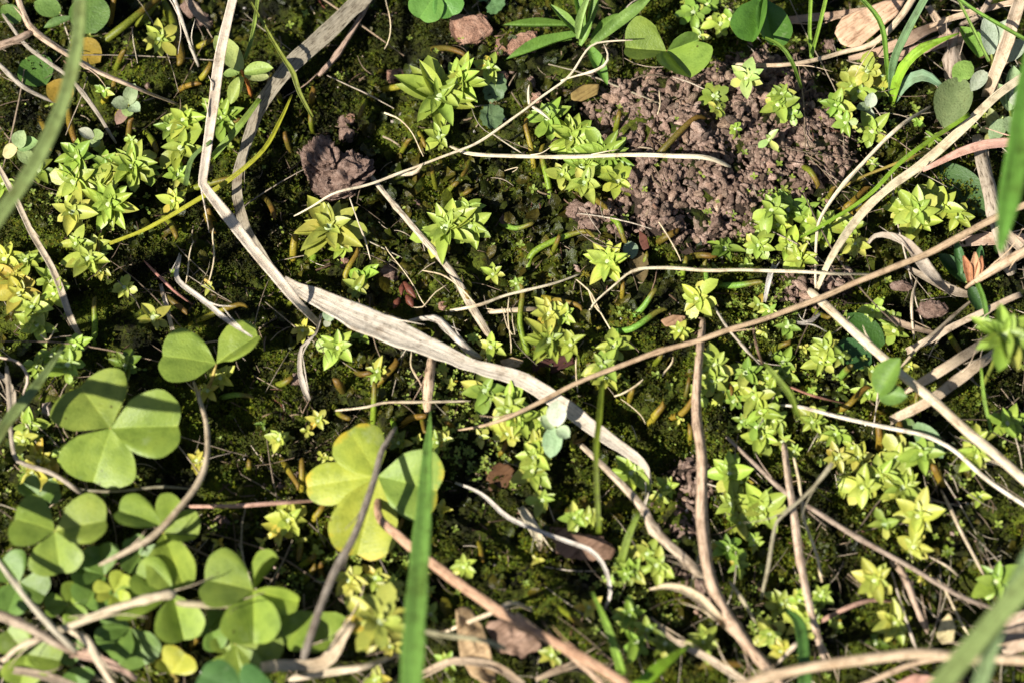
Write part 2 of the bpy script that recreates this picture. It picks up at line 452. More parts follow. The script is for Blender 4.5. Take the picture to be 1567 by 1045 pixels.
M['sprout'] = moss_material('tiny_seedling', [(0.16, 0.24, 0.03), (0.25, 0.34, 0.05), (0.32, 0.36, 0.06)], [(0.3, (0.75, 0.75, 0.75)), (0.6, (1.05, 1, 1))], rough=0.45, trans=0.25)
M['bud'] = leaf_material('bud', rough=0.4, trans=0.1, spots=0.3, grain=50, bstr=0.3)

# ------------------------------------------------------------------ shape builders
def catmull(pts, vals, n):
    pts = [Vector(p) for p in pts]
    if len(pts) == 2:
        pts = [pts[0], pts[0].lerp(pts[1], 0.5), pts[1]]; vals = [vals[0], [(a + b) / 2 for a, b in zip(vals[0], vals[1])], vals[1]]
    m = len(pts)
    ext = [pts[0] * 2 - pts[1]] + pts + [pts[-1] * 2 - pts[-2]]
    seg = [(pts[i + 1] - pts[i]).length for i in range(m - 1)]
    tot = sum(seg); cum = [0]
    for s_ in seg: cum.append(cum[-1] + s_)
    out, ov = [], []
    for k in range(n + 1):
        d = tot * k / n
        i = 0
        while i < m - 2 and d > cum[i + 1]: i += 1
        t = (d - cum[i]) / max(seg[i], 1e-6)
        p0, p1, p2, p3 = ext[i], ext[i + 1], ext[i + 2], ext[i + 3]
        q = 0.5 * ((2 * p1) + (p2 - p0) * t + (2 * p0 - 5 * p1 + 4 * p2 - p3) * t * t + (3 * p1 - p0 - 3 * p2 + p3) * t ** 3)
        out.append(q); ov.append([a + (b - a) * t for a, b in zip(vals[i], vals[i + 1])])
    return out, ov, tot

def frames(path, up=Vector((0, 0, 1))):
    fr = []
    for i, p in enumerate(path):
        t = (path[min(i + 1, len(path) - 1)] - path[max(i - 1, 0)])
        t = t.normalized() if t.length > 1e-9 else Vector((1, 0, 0))
        n = up - t * up.dot(t)
        if n.length < 0.15:
            n = (fr[-1][2] if fr else Vector((0, 1, 0)))
            n = n - t * n.dot(t)
        n.normalize()
        if fr and n.dot(fr[-1][2]) < 0: n = -n
        fr.append((t, n.cross(t).normalized(), n))
    return fr

def tube_mesh(name, pts, wid, sides=10, flat=1.0, groove=0.06, wob=0.012, seed=0, per_cm=9, unit_u=False, taper_end=0.6, knots=()):
    """round stem: pts world, wid full widths in cm"""
    r_ = random.Random(seed)
    L = sum((Vector(pts[i + 1]) - Vector(pts[i])).length for i in range(len(pts) - 1))
    n = max(6, min(90, int(L * per_cm)))
    path, vals, tot = catmull(pts, [[w] for w in wid], n)
    sx, sy = r_.uniform(0, 50), r_.uniform(0, 50)
    k = np.arange(n + 1) / n * L
    ox = vnoise(k * 1.5 + sx, k * 0 + 1.3, 5) * 2; oz = vnoise(k * 1.5 + sy, k * 0 + 7.3, 6) * 2
    env = np.sin(np.linspace(0, math.pi, n + 1)) ** 0.5
    path = [p + Vector((ox[i] * wob * env[i], -ox[i] * wob * env[i] * 0.6, oz[i] * wob * env[i])) for i, p in enumerate(path)]
    fr = frames(path)
    rn = 1 + 0.16 * vnoise(k * 3 + sx, k * 0 + 3.1, 8)
    V, F, U = [], [], []
    ph0 = r_.uniform(0, 6)
    for i, p in enumerate(path):
        r = vals[i][0] * 0.5 * rn[i]
        for kn in knots:
            r *= 1 + 0.35 * math.exp(-((i / n - kn) * L / 0.07) ** 2)
        if i == n: r *= taper_end
        if i == 0: r *= 0.75
        t, s_, nn = fr[i]
        for j in range(sides):
            a = 2 * math.pi * j / sides
            g = 1 + groove * math.cos(5 * a + ph0) + groove * 0.6 * math.cos(3 * a + ph0 * 2)
            V.append(p + (s_ * math.cos(a) + nn * (math.sin(a) * flat)) * (r * g))
            U.append((i / n if unit_u else i / n * L, j / sides))
    for i in range(n):
        for j in range(sides):
            j2 = (j + 1) % sides
            F.append((i * sides + j, i * sides + j2, (i + 1) * sides + j2, (i + 1) * sides + j))
    tip = 0.5 * vals[-1][0]
    V.append(path[0] - fr[0][0] * vals[0][0] * 0.1); U.append((0, 0.5)); V.append(path[-1] + fr[-1][0] * tip * (0.25 if taper_end > 0.3 else 0.8)); U.append((1 if unit_u else L, 0.5))
    a, b = len(V) - 2, len(V) - 1
    for j in range(sides):
        j2 = (j + 1) % sides
        F.append((a, j2, j)); F.append((b, n * sides + j, n * sides + j2))
    return mesh_from(name, V, F, U)

def blade_mesh(name, pts, wid, roll=0.0, curl=0.15, thick=0.10, ribs=0.03, seed=0, per_cm=7, across=8, wob=0.01, fold=0.0, edge=0.0):
    """flat leaf with two faces and an edge: pts world, wid full widths in cm, roll one value or one per point (degrees)"""
    r_ = random.Random(seed)
    if not isinstance(roll, (list, tuple)): roll = [roll] * len(pts)
    L = sum((Vector(pts[i + 1]) - Vector(pts[i])).length for i in range(len(pts) - 1))
    n = max(8, min(90, int(L * per_cm)))
    path, vals, tot = catmull(pts, [[w, r] for w, r in zip(wid, roll)], n)
    fr = frames(path)
    k = np.arange(n + 1) / n * L; sx = r_.uniform(0, 60)
    rn = 1 + 0.14 * vnoise(k * 2.2 + sx, k * 0, 8)
    e1 = vnoise(k * 5 + sx, k * 0 + 11, 21) * edge; e2 = vnoise(k * 5 + sx, k * 0 + 23, 22) * edge
    cz = vnoise(k * 1.3 + sx, k * 0 + 5, 4) * wob * 2
    V, F, U = [], [], []
    m = across
    QQ, KK = np.meshgrid(-1 + 2 * np.arange(m + 1) / m, k)
    crinkle = (0.10 * vnoise(QQ * 1.4 + sx, KK * 1.8, 31) + 0.05 * vnoise(QQ * 3 + sx, KK * 7, 32)).tolist()
    for i, p in enumerate(path):
        t, s0, n0 = fr[i]
        a = math.radians(vals[i][1]); ca, sa = math.cos(a), math.sin(a)
        s_ = s0 * ca + n0 * sa; nn = n0 * ca - s0 * sa
        hw = max(0.004, vals[i][0] * 0.5 * rn[i]); th = max(0.006, hw * thick)
        for side in (1, -1):
            for j in range(m + 1):
                q = -1 + 2 * j / m
                qq = q + (e2[i] if q > 0 else -e1[i]) * abs(q)
                z = curl * hw * (q * q - 0.4) + fold * hw * abs(q) + ribs * hw * math.sin(q * 13 + sx)
                z += cz[i] + hw * crinkle[i][j]
                edge_ = 0.0 if j in (0, m) else 1.0
                V.append(p + s_ * (hw * qq) + nn * (z + side * th * 0.5 * (0.25 + 0.75 * edge_)))
                U.append((k[i], (q * 0.5 + 0.5)))
    w = 2 * (m + 1)
    for i in range(n):
        for j in range(m):
            a = i * w + j; b = (i + 1) * w + j
            F.append((a, a + 1, b + 1, b))
            a += m + 1; b += m + 1
            F.append((a, b, b + 1, a + 1))
        for j in (0, m):
            a = i * w + j; b = (i + 1) * w + j
            F.append((a, b, b + m + 1, a + m + 1) if j == 0 else (a, a + m + 1, b + m + 1, b))
    for i in (0, n):
        for j in range(m):
            a = i * w + j
            F.append((a, a + m + 1, a + m + 2, a + 1) if i == 0 else (a, a + 1, a + m + 2, a + m + 1))
    return mesh_from(name, V, F, U)

def leaf_grid(name, width, fold=0.25, curl=0.15, nl=6, nw=4, cup=0.0, wave=0.0, seed=0):
    """unit leaf along +Y; width(v) gives the half width (of a full width of 1) at v in 0..1"""
    r_ = random.Random(seed)
    V, F, U = [], [], []
    for i in range(nl + 1):
        v = i / nl; hw = 0.5 * width(v)
        for j in range(nw + 1):
            q = -1 + 2 * j / nw
            x = q * hw
            z = fold * (x * x / max(0.05, hw + 0.08)) * 0.8 + 0.2 * fold * abs(x) - curl * v * v + cup * (v * (1 - v)) + wave * math.sin(v * 9 + q * 2 + seed) * abs(q)
            V.append((x, v, z)); U.append((q * 0.5 + 0.5, v))
    for i in range(nl):
        for j in range(nw):
            a = i * (nw + 1) + j
            F.append((a, a + 1, a + nw + 2, a + nw + 1))
    return mesh_from(name, V, F, U)

def crease(me, pred):
    at = me.attributes.new('sharp_edge', 'BOOLEAN', 'EDGE') if 'sharp_edge' not in me.attributes else me.attributes['sharp_edge']
    at.data.foreach_set('value', [all(pred(me.vertices[i].co) for i in e.vertices) for e in me.edges])
    return me

def w_star(v):      # broad base, widest below the middle, pointed tip
    if v >= 1: return 0.0
    return 0.66 + 0.34 * math.sin(v / 0.36 * math.pi / 2) if v < 0.36 else math.cos((v - 0.36) / 0.64 * math.pi / 2) ** 0.92
def w_spoon(v):     # narrow base, rounded end
    return (0.38 + 0.62 * math.sin(min(1, v / 0.66) * math.pi / 2) ** 1.5) * (math.sqrt(max(0, 1 - ((v - 0.60) / 0.40) ** 2)) if v > 0.60 else 1)
def w_oval(v):
    return max(0.0, math.sin(math.pi * min(1, v * 0.96 + 0.04)) ** 0.62)
def w_lance(v):
    return max(0.0, (0.35 + 0.65 * math.sin(min(1, v / 0.55) * math.pi / 2)) * (math.cos(max(0, v - 0.5) / 0.5 * math.pi / 2) ** 0.8 if v > 0.5 else 1)) if v < 1 else 0.0

def heart_mesh(name, fold=0.35, droop=0.12, notch=0.16, wave=0.03, seed=0, rings=9, seg=24, th=54):
    """obcordate leaflet, base at the origin, unit length, full width about 1"""
    V, F, U = [(0, 0, 0)], [], [(0.5, 0)]
    T = math.radians(th)
    for i in range(1, rings + 1):
        f = i / rings
        for j in range(seg + 1):
            a = -T + 2 * T * j / seg
            q = a / T
            # outline: two round lobes with a notch between them
            r = 1.02 - notch * math.exp(-(abs(q) / 0.2) ** 1.4) - 0.30 * abs(q) ** 3.0 - 0.22 * max(0, abs(q) - 0.72) / 0.28 + 0.004 * math.sin(q * 17 + seed)
            x = math.sin(a) * r * f; y = math.cos(a) * r * f
            y2 = y
            z = fold * abs(x) - droop * (x * x * 1.2 + 0.6 * f * f * y) + wave * math.sin(5 * a + f * 5 + seed) * f
            V.append((x, y2, z)); U.append((x + 0.5, y))
    for j in range(seg):
        F.append((0, 2 + j, 1 + j))
    for i in range(rings - 1):
        for j in range(seg):
            a = 1 + i * (seg + 1) + j; b = a + seg + 1
            F.append((a, a + 1, b + 1, b))
    return crease(mesh_from(name, V, F, U), lambda c: abs(c.x) < 1e-5)

def orient(A, B, roll=0.0, up=Vector((0, 0, 1))):
    y = (B - A).normalized()
    z = up - y * up.dot(y)
    if z.length < 0.1: z = Vector((0, -1, 0.2)) - y * Vector((0, -1, 0.2)).dot(y)
    z.normalize(); x = y.cross(z).normalized()
    q = Matrix((x, y, z)).transposed().to_quaternion()
    return q @ Quaternion((0, 1, 0), math.radians(roll))

def leaf_between(name, mesh, mat, parent, A, B, width, color, roll=0.0):
    """leaf part whose base is A and tip is B (world)"""
    o = link(name, mesh, mat, parent, color)
    o.location = A - parent.location
    o.rotation_mode = 'QUATERNION'; o.rotation_quaternion = orient(A, B, roll)
    L = (B - A).length
    o.scale = (width, L, (L + width) * 0.5)
    return o

def radial(outline, center):
    ang = [(math.atan2(y - center[1], x - center[0]), math.hypot(x - center[0], y - center[1])) for x, y in outline]
    pts = [(x - center[0], y - center[1]) for x, y in outline]
    def r(theta):
        dx, dy = math.cos(theta), math.sin(theta); best = 0.0
        for i in range(len(pts)):
            x1, y1 = pts[i]; x2, y2 = pts[(i + 1) % len(pts)]
            ex, ey = x2 - x1, y2 - y1
            den = dx * ey - dy * ex
            if abs(den) < 1e-12: continue
            t = (x1 * ey - y1 * ex) / den; u = (x1 * dy - y1 * dx) / den
            if t > 0 and -1e-6 <= u <= 1 + 1e-6: best = max(best, t)
        return best
    return r

def lump_mesh(name, outline_px, h, thick, amp=0.06, freq=5.0, sub=4, sharp=4.0, seed=0, tiltx=0.0, tilty=0.0, smooth=True):
    """a stone or clod with the outline it shows from above and a real underside; origin at its base centre"""
    W = poly_world(outline_px, h)
    c = W.mean(axis=0); r = radial([tuple(p) for p in W], tuple(c))
    bm = bmesh.new(); bmesh.ops.create_icosphere(bm, subdivisions=sub, radius=1.0)
    for v in bm.verts:
        x, y, z = v.co; rho = math.hypot(x, y); th = math.atan2(y, x)
        rr = rho ** 0.75 * r(th) if rho > 1e-6 else 0.0
        zz = math.copysign(abs(z) ** (2.0 / sharp) , z) * thick * 0.5
        px_, py_ = math.cos(th) * rr, math.sin(th) * rr
        k = amp * fb1((px_ + z) * freq + seed, (py_ - z * 0.7) * freq, 40 + seed, 4) + amp * 0.45 * fb1((px_ + z) * freq * 4.3, (py_ - z * 0.7) * freq * 4.3 + seed, 50 + seed, 2)
        s_ = 1 + k / max(0.15, r(th))
        v.co = (px_ * s_, py_ * s_, zz + k + thick * 0.5 + tiltx * px_ + tilty * py_)
    me = bpy.data.meshes.new(name); bm.to_mesh(me); bm.free()
    if smooth: me.polygons.foreach_set('use_smooth', np.ones(len(me.polygons), bool))
    return me, Vector((c[0], c[1], h - thick * 0.5))

def sheet_mesh(name, outline_px, h, amp=0.12, freq=1.6, seed=0, rings=9, seg=36, cup=0.0, thick=0.016, tiltx=0.0, tilty=0.0, jag=0.0):
    """leaf seen flat, from its outline, buckled, with thickness"""
    W = poly_world(outline_px, h); c = W.mean(axis=0); r = radial([tuple(p) for p in W], tuple(c))
    V, F, U = [], [], []
    RM = max(r(2 * math.pi * j / seg) for j in range(seg))
    for side in (1, -1):
        off = len(V)
        V.append((0, 0, side * thick * 0.5)); U.append((0.5, 0.5))
        for i in range(1, rings + 1):
            for j in range(seg):
                a = 2 * math.pi * j / seg; R = r(a) * i / rings
                if i == rings: R *= 1 + jag * (random.Random(seed * 99 + j).random() - 0.5)
                x, y = math.cos(a) * R, math.sin(a) * R
                z = amp * fb1(x * freq + seed * 3.1, y * freq + seed, 60, 3) + cup * (R / RM) ** 2 * RM + tiltx * x + tilty * y
                V.append((x, y, z + side * thick * 0.5 * (1 if i < rings else 0.2))); U.append((x * 0.8 + y * 0.6, (y * 0.8 - x * 0.6) * 0.5))
        for j in range(seg):
            j2 = (j + 1) % seg
            f = (off, off + 1 + j, off + 1 + j2); F.append(f if side > 0 else f[::-1])
        for i in range(rings - 1):
            for j in range(seg):
                j2 = (j + 1) % seg
                f = (off + 1 + i * seg + j, off + 1 + (i + 1) * seg + j, off + 1 + (i + 1) * seg + j2, off + 1 + i * seg + j2)
                F.append(f if side > 0 else f[::-1])
    N = 1 + rings * seg
    for j in range(seg):
        j2 = (j + 1) % seg; a = 1 + (rings - 1) * seg
        F.append((a + j, N + a + j, N + a + j2, a + j2))
    return mesh_from(name, V, F, U), Vector((c[0], c[1], h))

# ------------------------------------------------------------------ labels that single things out
LANDMARKS = [('worm cast heap', 1090, 250), ('brown soil lump', 513, 258), ('widest dry grass leaf', 600, 505),
             ('largest clover leaf', 170, 655), ('yellowing clover leaf', 570, 745), ('upright brown stalk', 1070, 620),
             ('thick cream straw', 1390, 585), ('two pink stone chips', 755, 55), ('pale kinked straw', 320, 190),
             ('two-leaflet clover', 330, 555), ('green grass tuft', 1375, 110), ('dark lance leaf', 1470, 290),
             ('furry brown catkin', 1425, 475), ('slim upright straw', 1220, 830), ('dark grey leaning stem', 530, 850),
             ('wide green grass blade', 640, 880), ('bottom left clover patch', 190, 880), ('white woolly seedling', 848, 650),
             ('blurred bluish blade', 70, 220), ('arched fleshy shoot', 845, 375), ('long white curved straw', 870, 825),
             ('grey curled dead leaf', 1400, 395), ('mouldering leaf scrap', 890, 832), ('long tan stalk', 870, 985)]
ORD = ['nearest', 'second nearest', 'third nearest', 'fourth nearest', 'fifth nearest', 'sixth nearest',
       'seventh nearest', 'eighth nearest', 'ninth nearest', 'tenth nearest', 'eleventh nearest', 'twelfth nearest', 'thirteenth nearest', 'fourteenth nearest', 'fifteenth nearest', 'sixteenth nearest']
PENDING = []

def autolabel(o, look, px, py, tail=''):
    PENDING.append((o, look, px, py))

def finish_labels():
    buckets = {}
    for o, look, px, py in PENDING:
        nm, lx, ly = min(LANDMARKS, key=lambda t: math.hypot(t[1] - px, t[2] - py))
        dx, dy = px - lx, py - ly
        if abs(dx) > 2.2 * abs(dy): rel = 'right of' if dx > 0 else 'left of'
        elif abs(dy) > 2.2 * abs(dx): rel = 'below' if dy > 0 else 'above'
        else: rel = ('lower' if dy > 0 else 'upper') + (' right' if dx > 0 else ' left') + ' of'
        buckets.setdefault((look, rel, nm), []).append((math.hypot(dx, dy), o))
    for (look, rel, nm), lst in buckets.items():
        lst.sort(key=lambda t: t[0])
        for i, (d, o) in enumerate(lst):
            o['label'] = f'{look} {rel} the {nm}' + (f', {ORD[min(i, len(ORD) - 1)]}' if len(lst) > 1 else '')

# ------------------------------------------------------------------ ground and its cover
def build_ground():
    xs = np.concatenate([-np.geomspace(900, 13, 14), np.linspace(-12, 12, 600), np.geomspace(13, 900, 14)])
    ys = np.concatenate([-np.geomspace(900, 10, 14), np.linspace(-9, 10, 480), np.geomspace(11, 900, 14)])
    X, Y = np.meshgrid(xs, ys)
    Z = ground(X, Y) + mound(X, Y) * 0.92
    Z += np.where(np.hypot(X, Y) < 16, 0.14 * fbm(X * 4.5, Y * 4.5, 77, 4) + 0.06 * np.abs(fbm(X * 9, Y * 9, 78, 2)), 0)
    V = np.stack([X.ravel(), Y.ravel(), Z.ravel()], 1)
    nx, ny = len(xs), len(ys)
    i = np.arange(ny - 1)[:, None] * nx + np.arange(nx - 1)[None, :]
    i = i.ravel()
    T = np.concatenate([np.stack([i, i + 1, i + nx + 1], 1), np.stack([i, i + nx + 1, i + nx], 1)])
    o = link('ground', fast_mesh('ground', V, T, True), M['ground'])
    tag(o, 'dark damp soil under the moss and plants', kind='structure')

def scatter_points(n, x0, x1, y0, y1, keep):
    x = nrg.uniform(x0, x1, n); y = nrg.uniform(y0, y1, n)
    k = keep(x, y)
    return x[k], y[k]

def heap_mask(x, y):
    d = inside_dist(x, y, HEAP)
    for c in CASTS: d = np.maximum(d, inside_dist(x, y, c))
    return d

def build_moss():
    # upright moss shoots: small pointed leaves in tufts
    def keep(x, y):
        dens = 0.62 + 1.3 * fbm(x * 0.7, y * 0.7, 91, 3) - 0.45 * np.exp(-((x + 0.4) / 1.5) ** 2 - ((y - 2.2) / 1.3) ** 2)
        return (nrg.uniform(0, 1, len(x)) < dens) & (heap_mask(x, y) < -0.02)
    x, y = scatter_points(88000, -10.5, 10.5, -7.5, 8.5, keep)
    z = ground(x, y) - 0.02
    nb = 5
    n = len(x)
    hgt = 0.03 + 0.16 * np.clip(0.5 + fbm(x * 0.9, y * 0.9, 55, 2), 0, 1) 
    az = nrg.uniform(0, 2 * np.pi, (n, nb)); el = nrg.uniform(0.1, 1.2, (n, nb))
    ln = nrg.uniform(0.03, 0.085, (n, nb)); wd = ln * nrg.uniform(0.16, 0.36, (n, nb))
    base = np.stack([x, y, z + hgt * 0.5], 1)[:, None, :] + nrg.normal(0, 0.012, (n, nb, 3)) + np.stack([0 * az, 0 * az, nrg.uniform(0, 1, (n, nb)) * hgt[:, None]], 2)
    d = np.stack([np.cos(az) * np.cos(el), np.sin(az) * np.cos(el), np.sin(el)], 2)
    s = np.stack([-np.sin(az), np.cos(az), 0 * az], 2)
    upv = np.stack([0 * az, 0 * az, np.ones_like(az)], 2)
    v0 = base; v1 = base + d * (ln * .45)[..., None] + s * wd[..., None] + upv * (wd * .4)[..., None]
    v2 = base + d * ln[..., None] - upv * (ln * .25)[..., None]
    v3 = base + d * (ln * .45)[..., None] - s * wd[..., None] + upv * (wd * .4)[..., None]
    V = np.stack([v0, v1, v2, v3], 2).reshape(-1, 3)
    k = np.arange(n * nb) * 4
    T = np.concatenate([np.stack([k, k + 1, k + 2], 1), np.stack([k, k + 2, k + 3], 1)])
    o = link('moss_carpet', fast_mesh('moss_carpet', V, T), M['moss'])
    tag(o, 'dark olive moss carpeting the ground between the plants', 'moss', kind='stuff')

    # wavy liverwort-like lobes
    def keep2(x, y):
        dens = 0.35 + 1.6 * fbm(x * 0.5 + 9, y * 0.5, 33, 3) + 0.7 * np.exp(-((x + 0.5) / 2.4) ** 2 - ((y - 2.3) / 2.2) ** 2)
        return (nrg.uniform(0, 1, len(x)) < dens) & (heap_mask(x, y) < -0.05)
    x, y = scatter_points(12000, -10.5, 10.5, -7.5, 8.5, keep2)
    n = len(x); z = ground(x, y) + nrg.uniform(0.0, 0.13, n)
    rg, sg = 3, 12
    R = nrg.uniform(0.04, 0.12, n) * (1 + 0.35 * np.exp(-((x + 0.4) / 1.8) ** 2 - ((y - 2.2) / 1.6) ** 2))
    vs = [np.stack([x, y, z], 1)]
    ph = nrg.uniform(0, 6.28, n); tx = nrg.normal(0, 0.6, n); ty = nrg.normal(0, 0.6, n); fq = nrg.randint(2, 5, n)
    for i in range(1, rg + 1):
        f = i / rg
        for j in range(sg):
            a = 2 * np.pi * j / sg
            r = R * f * (1 + 0.35 * np.sin(a * 2 + ph * 3) * f)
            dx, dy = r * np.cos(a), r * np.sin(a)
            dz = tx * dx + ty * dy + R * 0.55 * f * f * np.sin(a * fq + ph) + R * 0.25 * np.sin(a * 5 + ph * 2) * f * f
            vs.append(np.stack([x + dx, y + dy, z + dz], 1))
    V = np.stack(vs, 1); nv = V.shape[1]; V = V.reshape(-1, 3)
    t = []
    for j in range(sg):
        t.append((0, 1 + j, 1 + (j + 1) % sg))
        for i in range(rg - 1):
            a = 1 + i * sg + j; b = 1 + i * sg + (j + 1) % sg
            t += [(a, a + sg, b + sg), (a, b + sg, b)]
    T = (np.array(t)[None] + (np.arange(n) * nv)[:, None, None]).reshape(-1, 3)
    o = link('liverwort_carpet', fast_mesh('liverwort_carpet', V, T, True), M['thallus'])
    tag(o, 'glossy dark green wavy liverwort lobes covering the damp soil', 'liverwort', kind='stuff')

    # litter: slivers and crumbs
    x, y = scatter_points(6500, -10.5, 10.5, -7.5, 8.5, lambda x, y: nrg.uniform(0, 1, len(x)) < 0.5 + 1.3 * fbm(x * .6, y * .6, 12, 2))
    n = len(x); z = ground(x, y) + mound(x, y) + nrg.uniform(0.03, 0.13, n)
    az = nrg.uniform(0, 6.28, n); L = nrg.exponential(0.13, n) + 0.05; w = nrg.uniform(0.006, 0.02, n) * (0.7 + L); bend = nrg.normal(0, 0.35, n); pit = nrg.normal(0, 0.25, n)
    vs = []
    for k in range(4):
        t_ = k / 3 - 0.5
        cx = x + L * t_ * np.cos(az) - bend * L * (t_ * t_) * np.sin(az)
        cy = y + L * t_ * np.sin(az) + bend * L * (t_ * t_) * np.cos(az)
        cz = z + L * t_ * pit
        for dx, dz in ((1, 0), (-0.5, 0.8), (-0.5, -0.8)):
            vs.append(np.stack([cx - np.sin(az) * w * dx, cy + np.cos(az) * w * dx, cz + w * dz], 1))
    V = np.stack(vs, 1).reshape(-1, 3)
    t = []
    for k in range(3):
        for j in range(3):
            a = k * 3 + j; b = k * 3 + (j + 1) % 3
            t += [(a, b, b + 3), (a, b + 3, a + 3)]
    t += [(0, 2, 1), (9, 10, 11)]
    T = (np.array(t)[None] + (np.arange(n) * 12)[:, None, None]).reshape(-1, 3)
    o = link('plant_litter', fast_mesh('plant_litter', V, T, True), M['litter'])
    tag(o, 'fine brown and straw coloured slivers lying in the moss', 'litter', kind='stuff')

    # hair-thin dry fibres lying over everything
    def keep3(x, y):
        dens = 0.16 + 0.35 * np.clip((x - 3.0) / 4, 0, 1) + 0.35 * np.clip((-y - 1.5) / 3, 0, 1) + 0.2 * np.clip((-x - 4) / 3, 0, 1) + 0.3 * fbm(x * .6, y * .6, 45, 2)
        return nrg.uniform(0, 1, len(x)) < dens
    x, y = scatter_points(2600, -9.5, 9.5, -7, 7.5, keep3)
    n = len(x); z = ground(x, y) + mound(x, y) + nrg.uniform(0.08, 0.42, n)
    az = np.where(nrg.uniform(0, 1, n) < 0.5, nrg.normal(-0.75, 0.5, n), nrg.uniform(0, 6.28, n)); L = np.minimum(nrg.exponential(0.55, n) + 0.2, 2.6); w = nrg.uniform(0.006, 0.014, n) * (0.8 + 0.4 * L)
    bend = nrg.normal(0, 0.22, n); arch = nrg.normal(0.03, 0.08, n); pit = nrg.normal(0, 0.1, n); kink = nrg.normal(0, 0.12, n)
    vs = []; K = 7
    for k in range(K):
        t_ = k / (K - 1) - 0.5
        off = bend * L * t_ * t_ + kink * L * np.maximum(t_ - 0.1, 0)
        cx = x + L * t_ * np.cos(az) - off * np.sin(az); cy = y + L * t_ * np.sin(az) + off * np.cos(az)
        cz = z + L * t_ * pit - arch * L * (t_ * t_ * 4)
        cz = np.maximum(cz, ground(cx, cy) + mound(cx, cy) + 0.03)
        ww = w * (1.1 - abs(t_))
        for dx, dz in ((1, 0), (-0.5, 0.8), (-0.5, -0.8)):
            vs.append(np.stack([cx - np.sin(az) * ww * dx, cy + np.cos(az) * ww * dx, cz + ww * dz], 1))
    V = np.stack(vs, 1).reshape(-1, 3); t = []
    for k in range(K - 1):
        for j in range(3):
            a = k * 3 + j; b = k * 3 + (j + 1) % 3
            t += [(a, b, b + 3), (a, b + 3, a + 3)]
    T = (np.array(t)[None] + (np.arange(n) * 3 * K)[:, None, None]).reshape(-1, 3)
    o = link('dry_fibres', fast_mesh('dry_fibres', V, T, True), M['fibre'])
    tag(o, 'hair-thin dry fibres and root hairs strewn over moss and plants', 'fibres', kind='stuff')

    # soil grains
    bm = bmesh.new(); bmesh.ops.create_icosphere(bm, subdivisions=1, radius=1.0)
    sv = np.array([v.co[:] for v in bm.verts]); sf = np.array([[v.index for v in f.verts] for f in bm.faces]); bm.free()
    x, y = scatter_points(4200, -10.5, 10.5, -7.5, 8.5, lambda x, y: nrg.uniform(0, 1, len(x)) < 0.30 + 0.9 * fbm(x * .8, y * .8, 19, 2) + 0.5 * np.clip(1 + heap_mask(x, y) / 0.6, 0, 1))
    n = len(x); z = ground(x, y) + mound(x, y) + nrg.uniform(0.0, 0.09, n)
    r = 0.008 + nrg.exponential(0.010, n)
    V = sv[None] * (r[:, None, None] * nrg.uniform(0.6, 1.3, (n, 1, 3))) * nrg.uniform(0.7, 1.25, (n, len(sv), 1)) + np.stack([x, y, z], 1)[:, None]
    T = (sf[None] + (np.arange(n) * len(sv))[:, None, None]).reshape(-1, 3)
    o = link('soil_grains', fast_mesh('soil_grains', V.reshape(-1, 3), T), M['grain'])
    tag(o, 'scattered pale and brown soil grains', 'soil grains', kind='stuff')

# ------------------------------------------------------------------ worm casts
def pellet_variants():
    out = []
    for k in range(9):
        r_ = random.Random(100 + k)
        bm = bmesh.new(); bmesh.ops.create_uvsphere(bm, u_segments=9, v_segments=9, radius=1.0)
        el = r_.uniform(1.2, 2.8); bend = r_.uniform(-0.35, 0.35)
        for v in bm.verts:
            x, y, z = v.co
            kx = 1 + 0.7 * fb1(x * 1.9 + k * 5, y * 1.9 + z * 3.0, 70, 3)
            z2 = z * el
            v.co = ((x + bend * z2 * z2 * 0.4) * kx, y * kx, z2 * (0.9 + 0.2 * r_.random()))
        me = bpy.data.meshes.new('pellet'); bm.to_mesh(me); bm.free()
        me.polygons.foreach_set('use_smooth', np.ones(len(me.polygons), bool))
        me.materials.append(M['cast'])
        out.append(me)
    return out

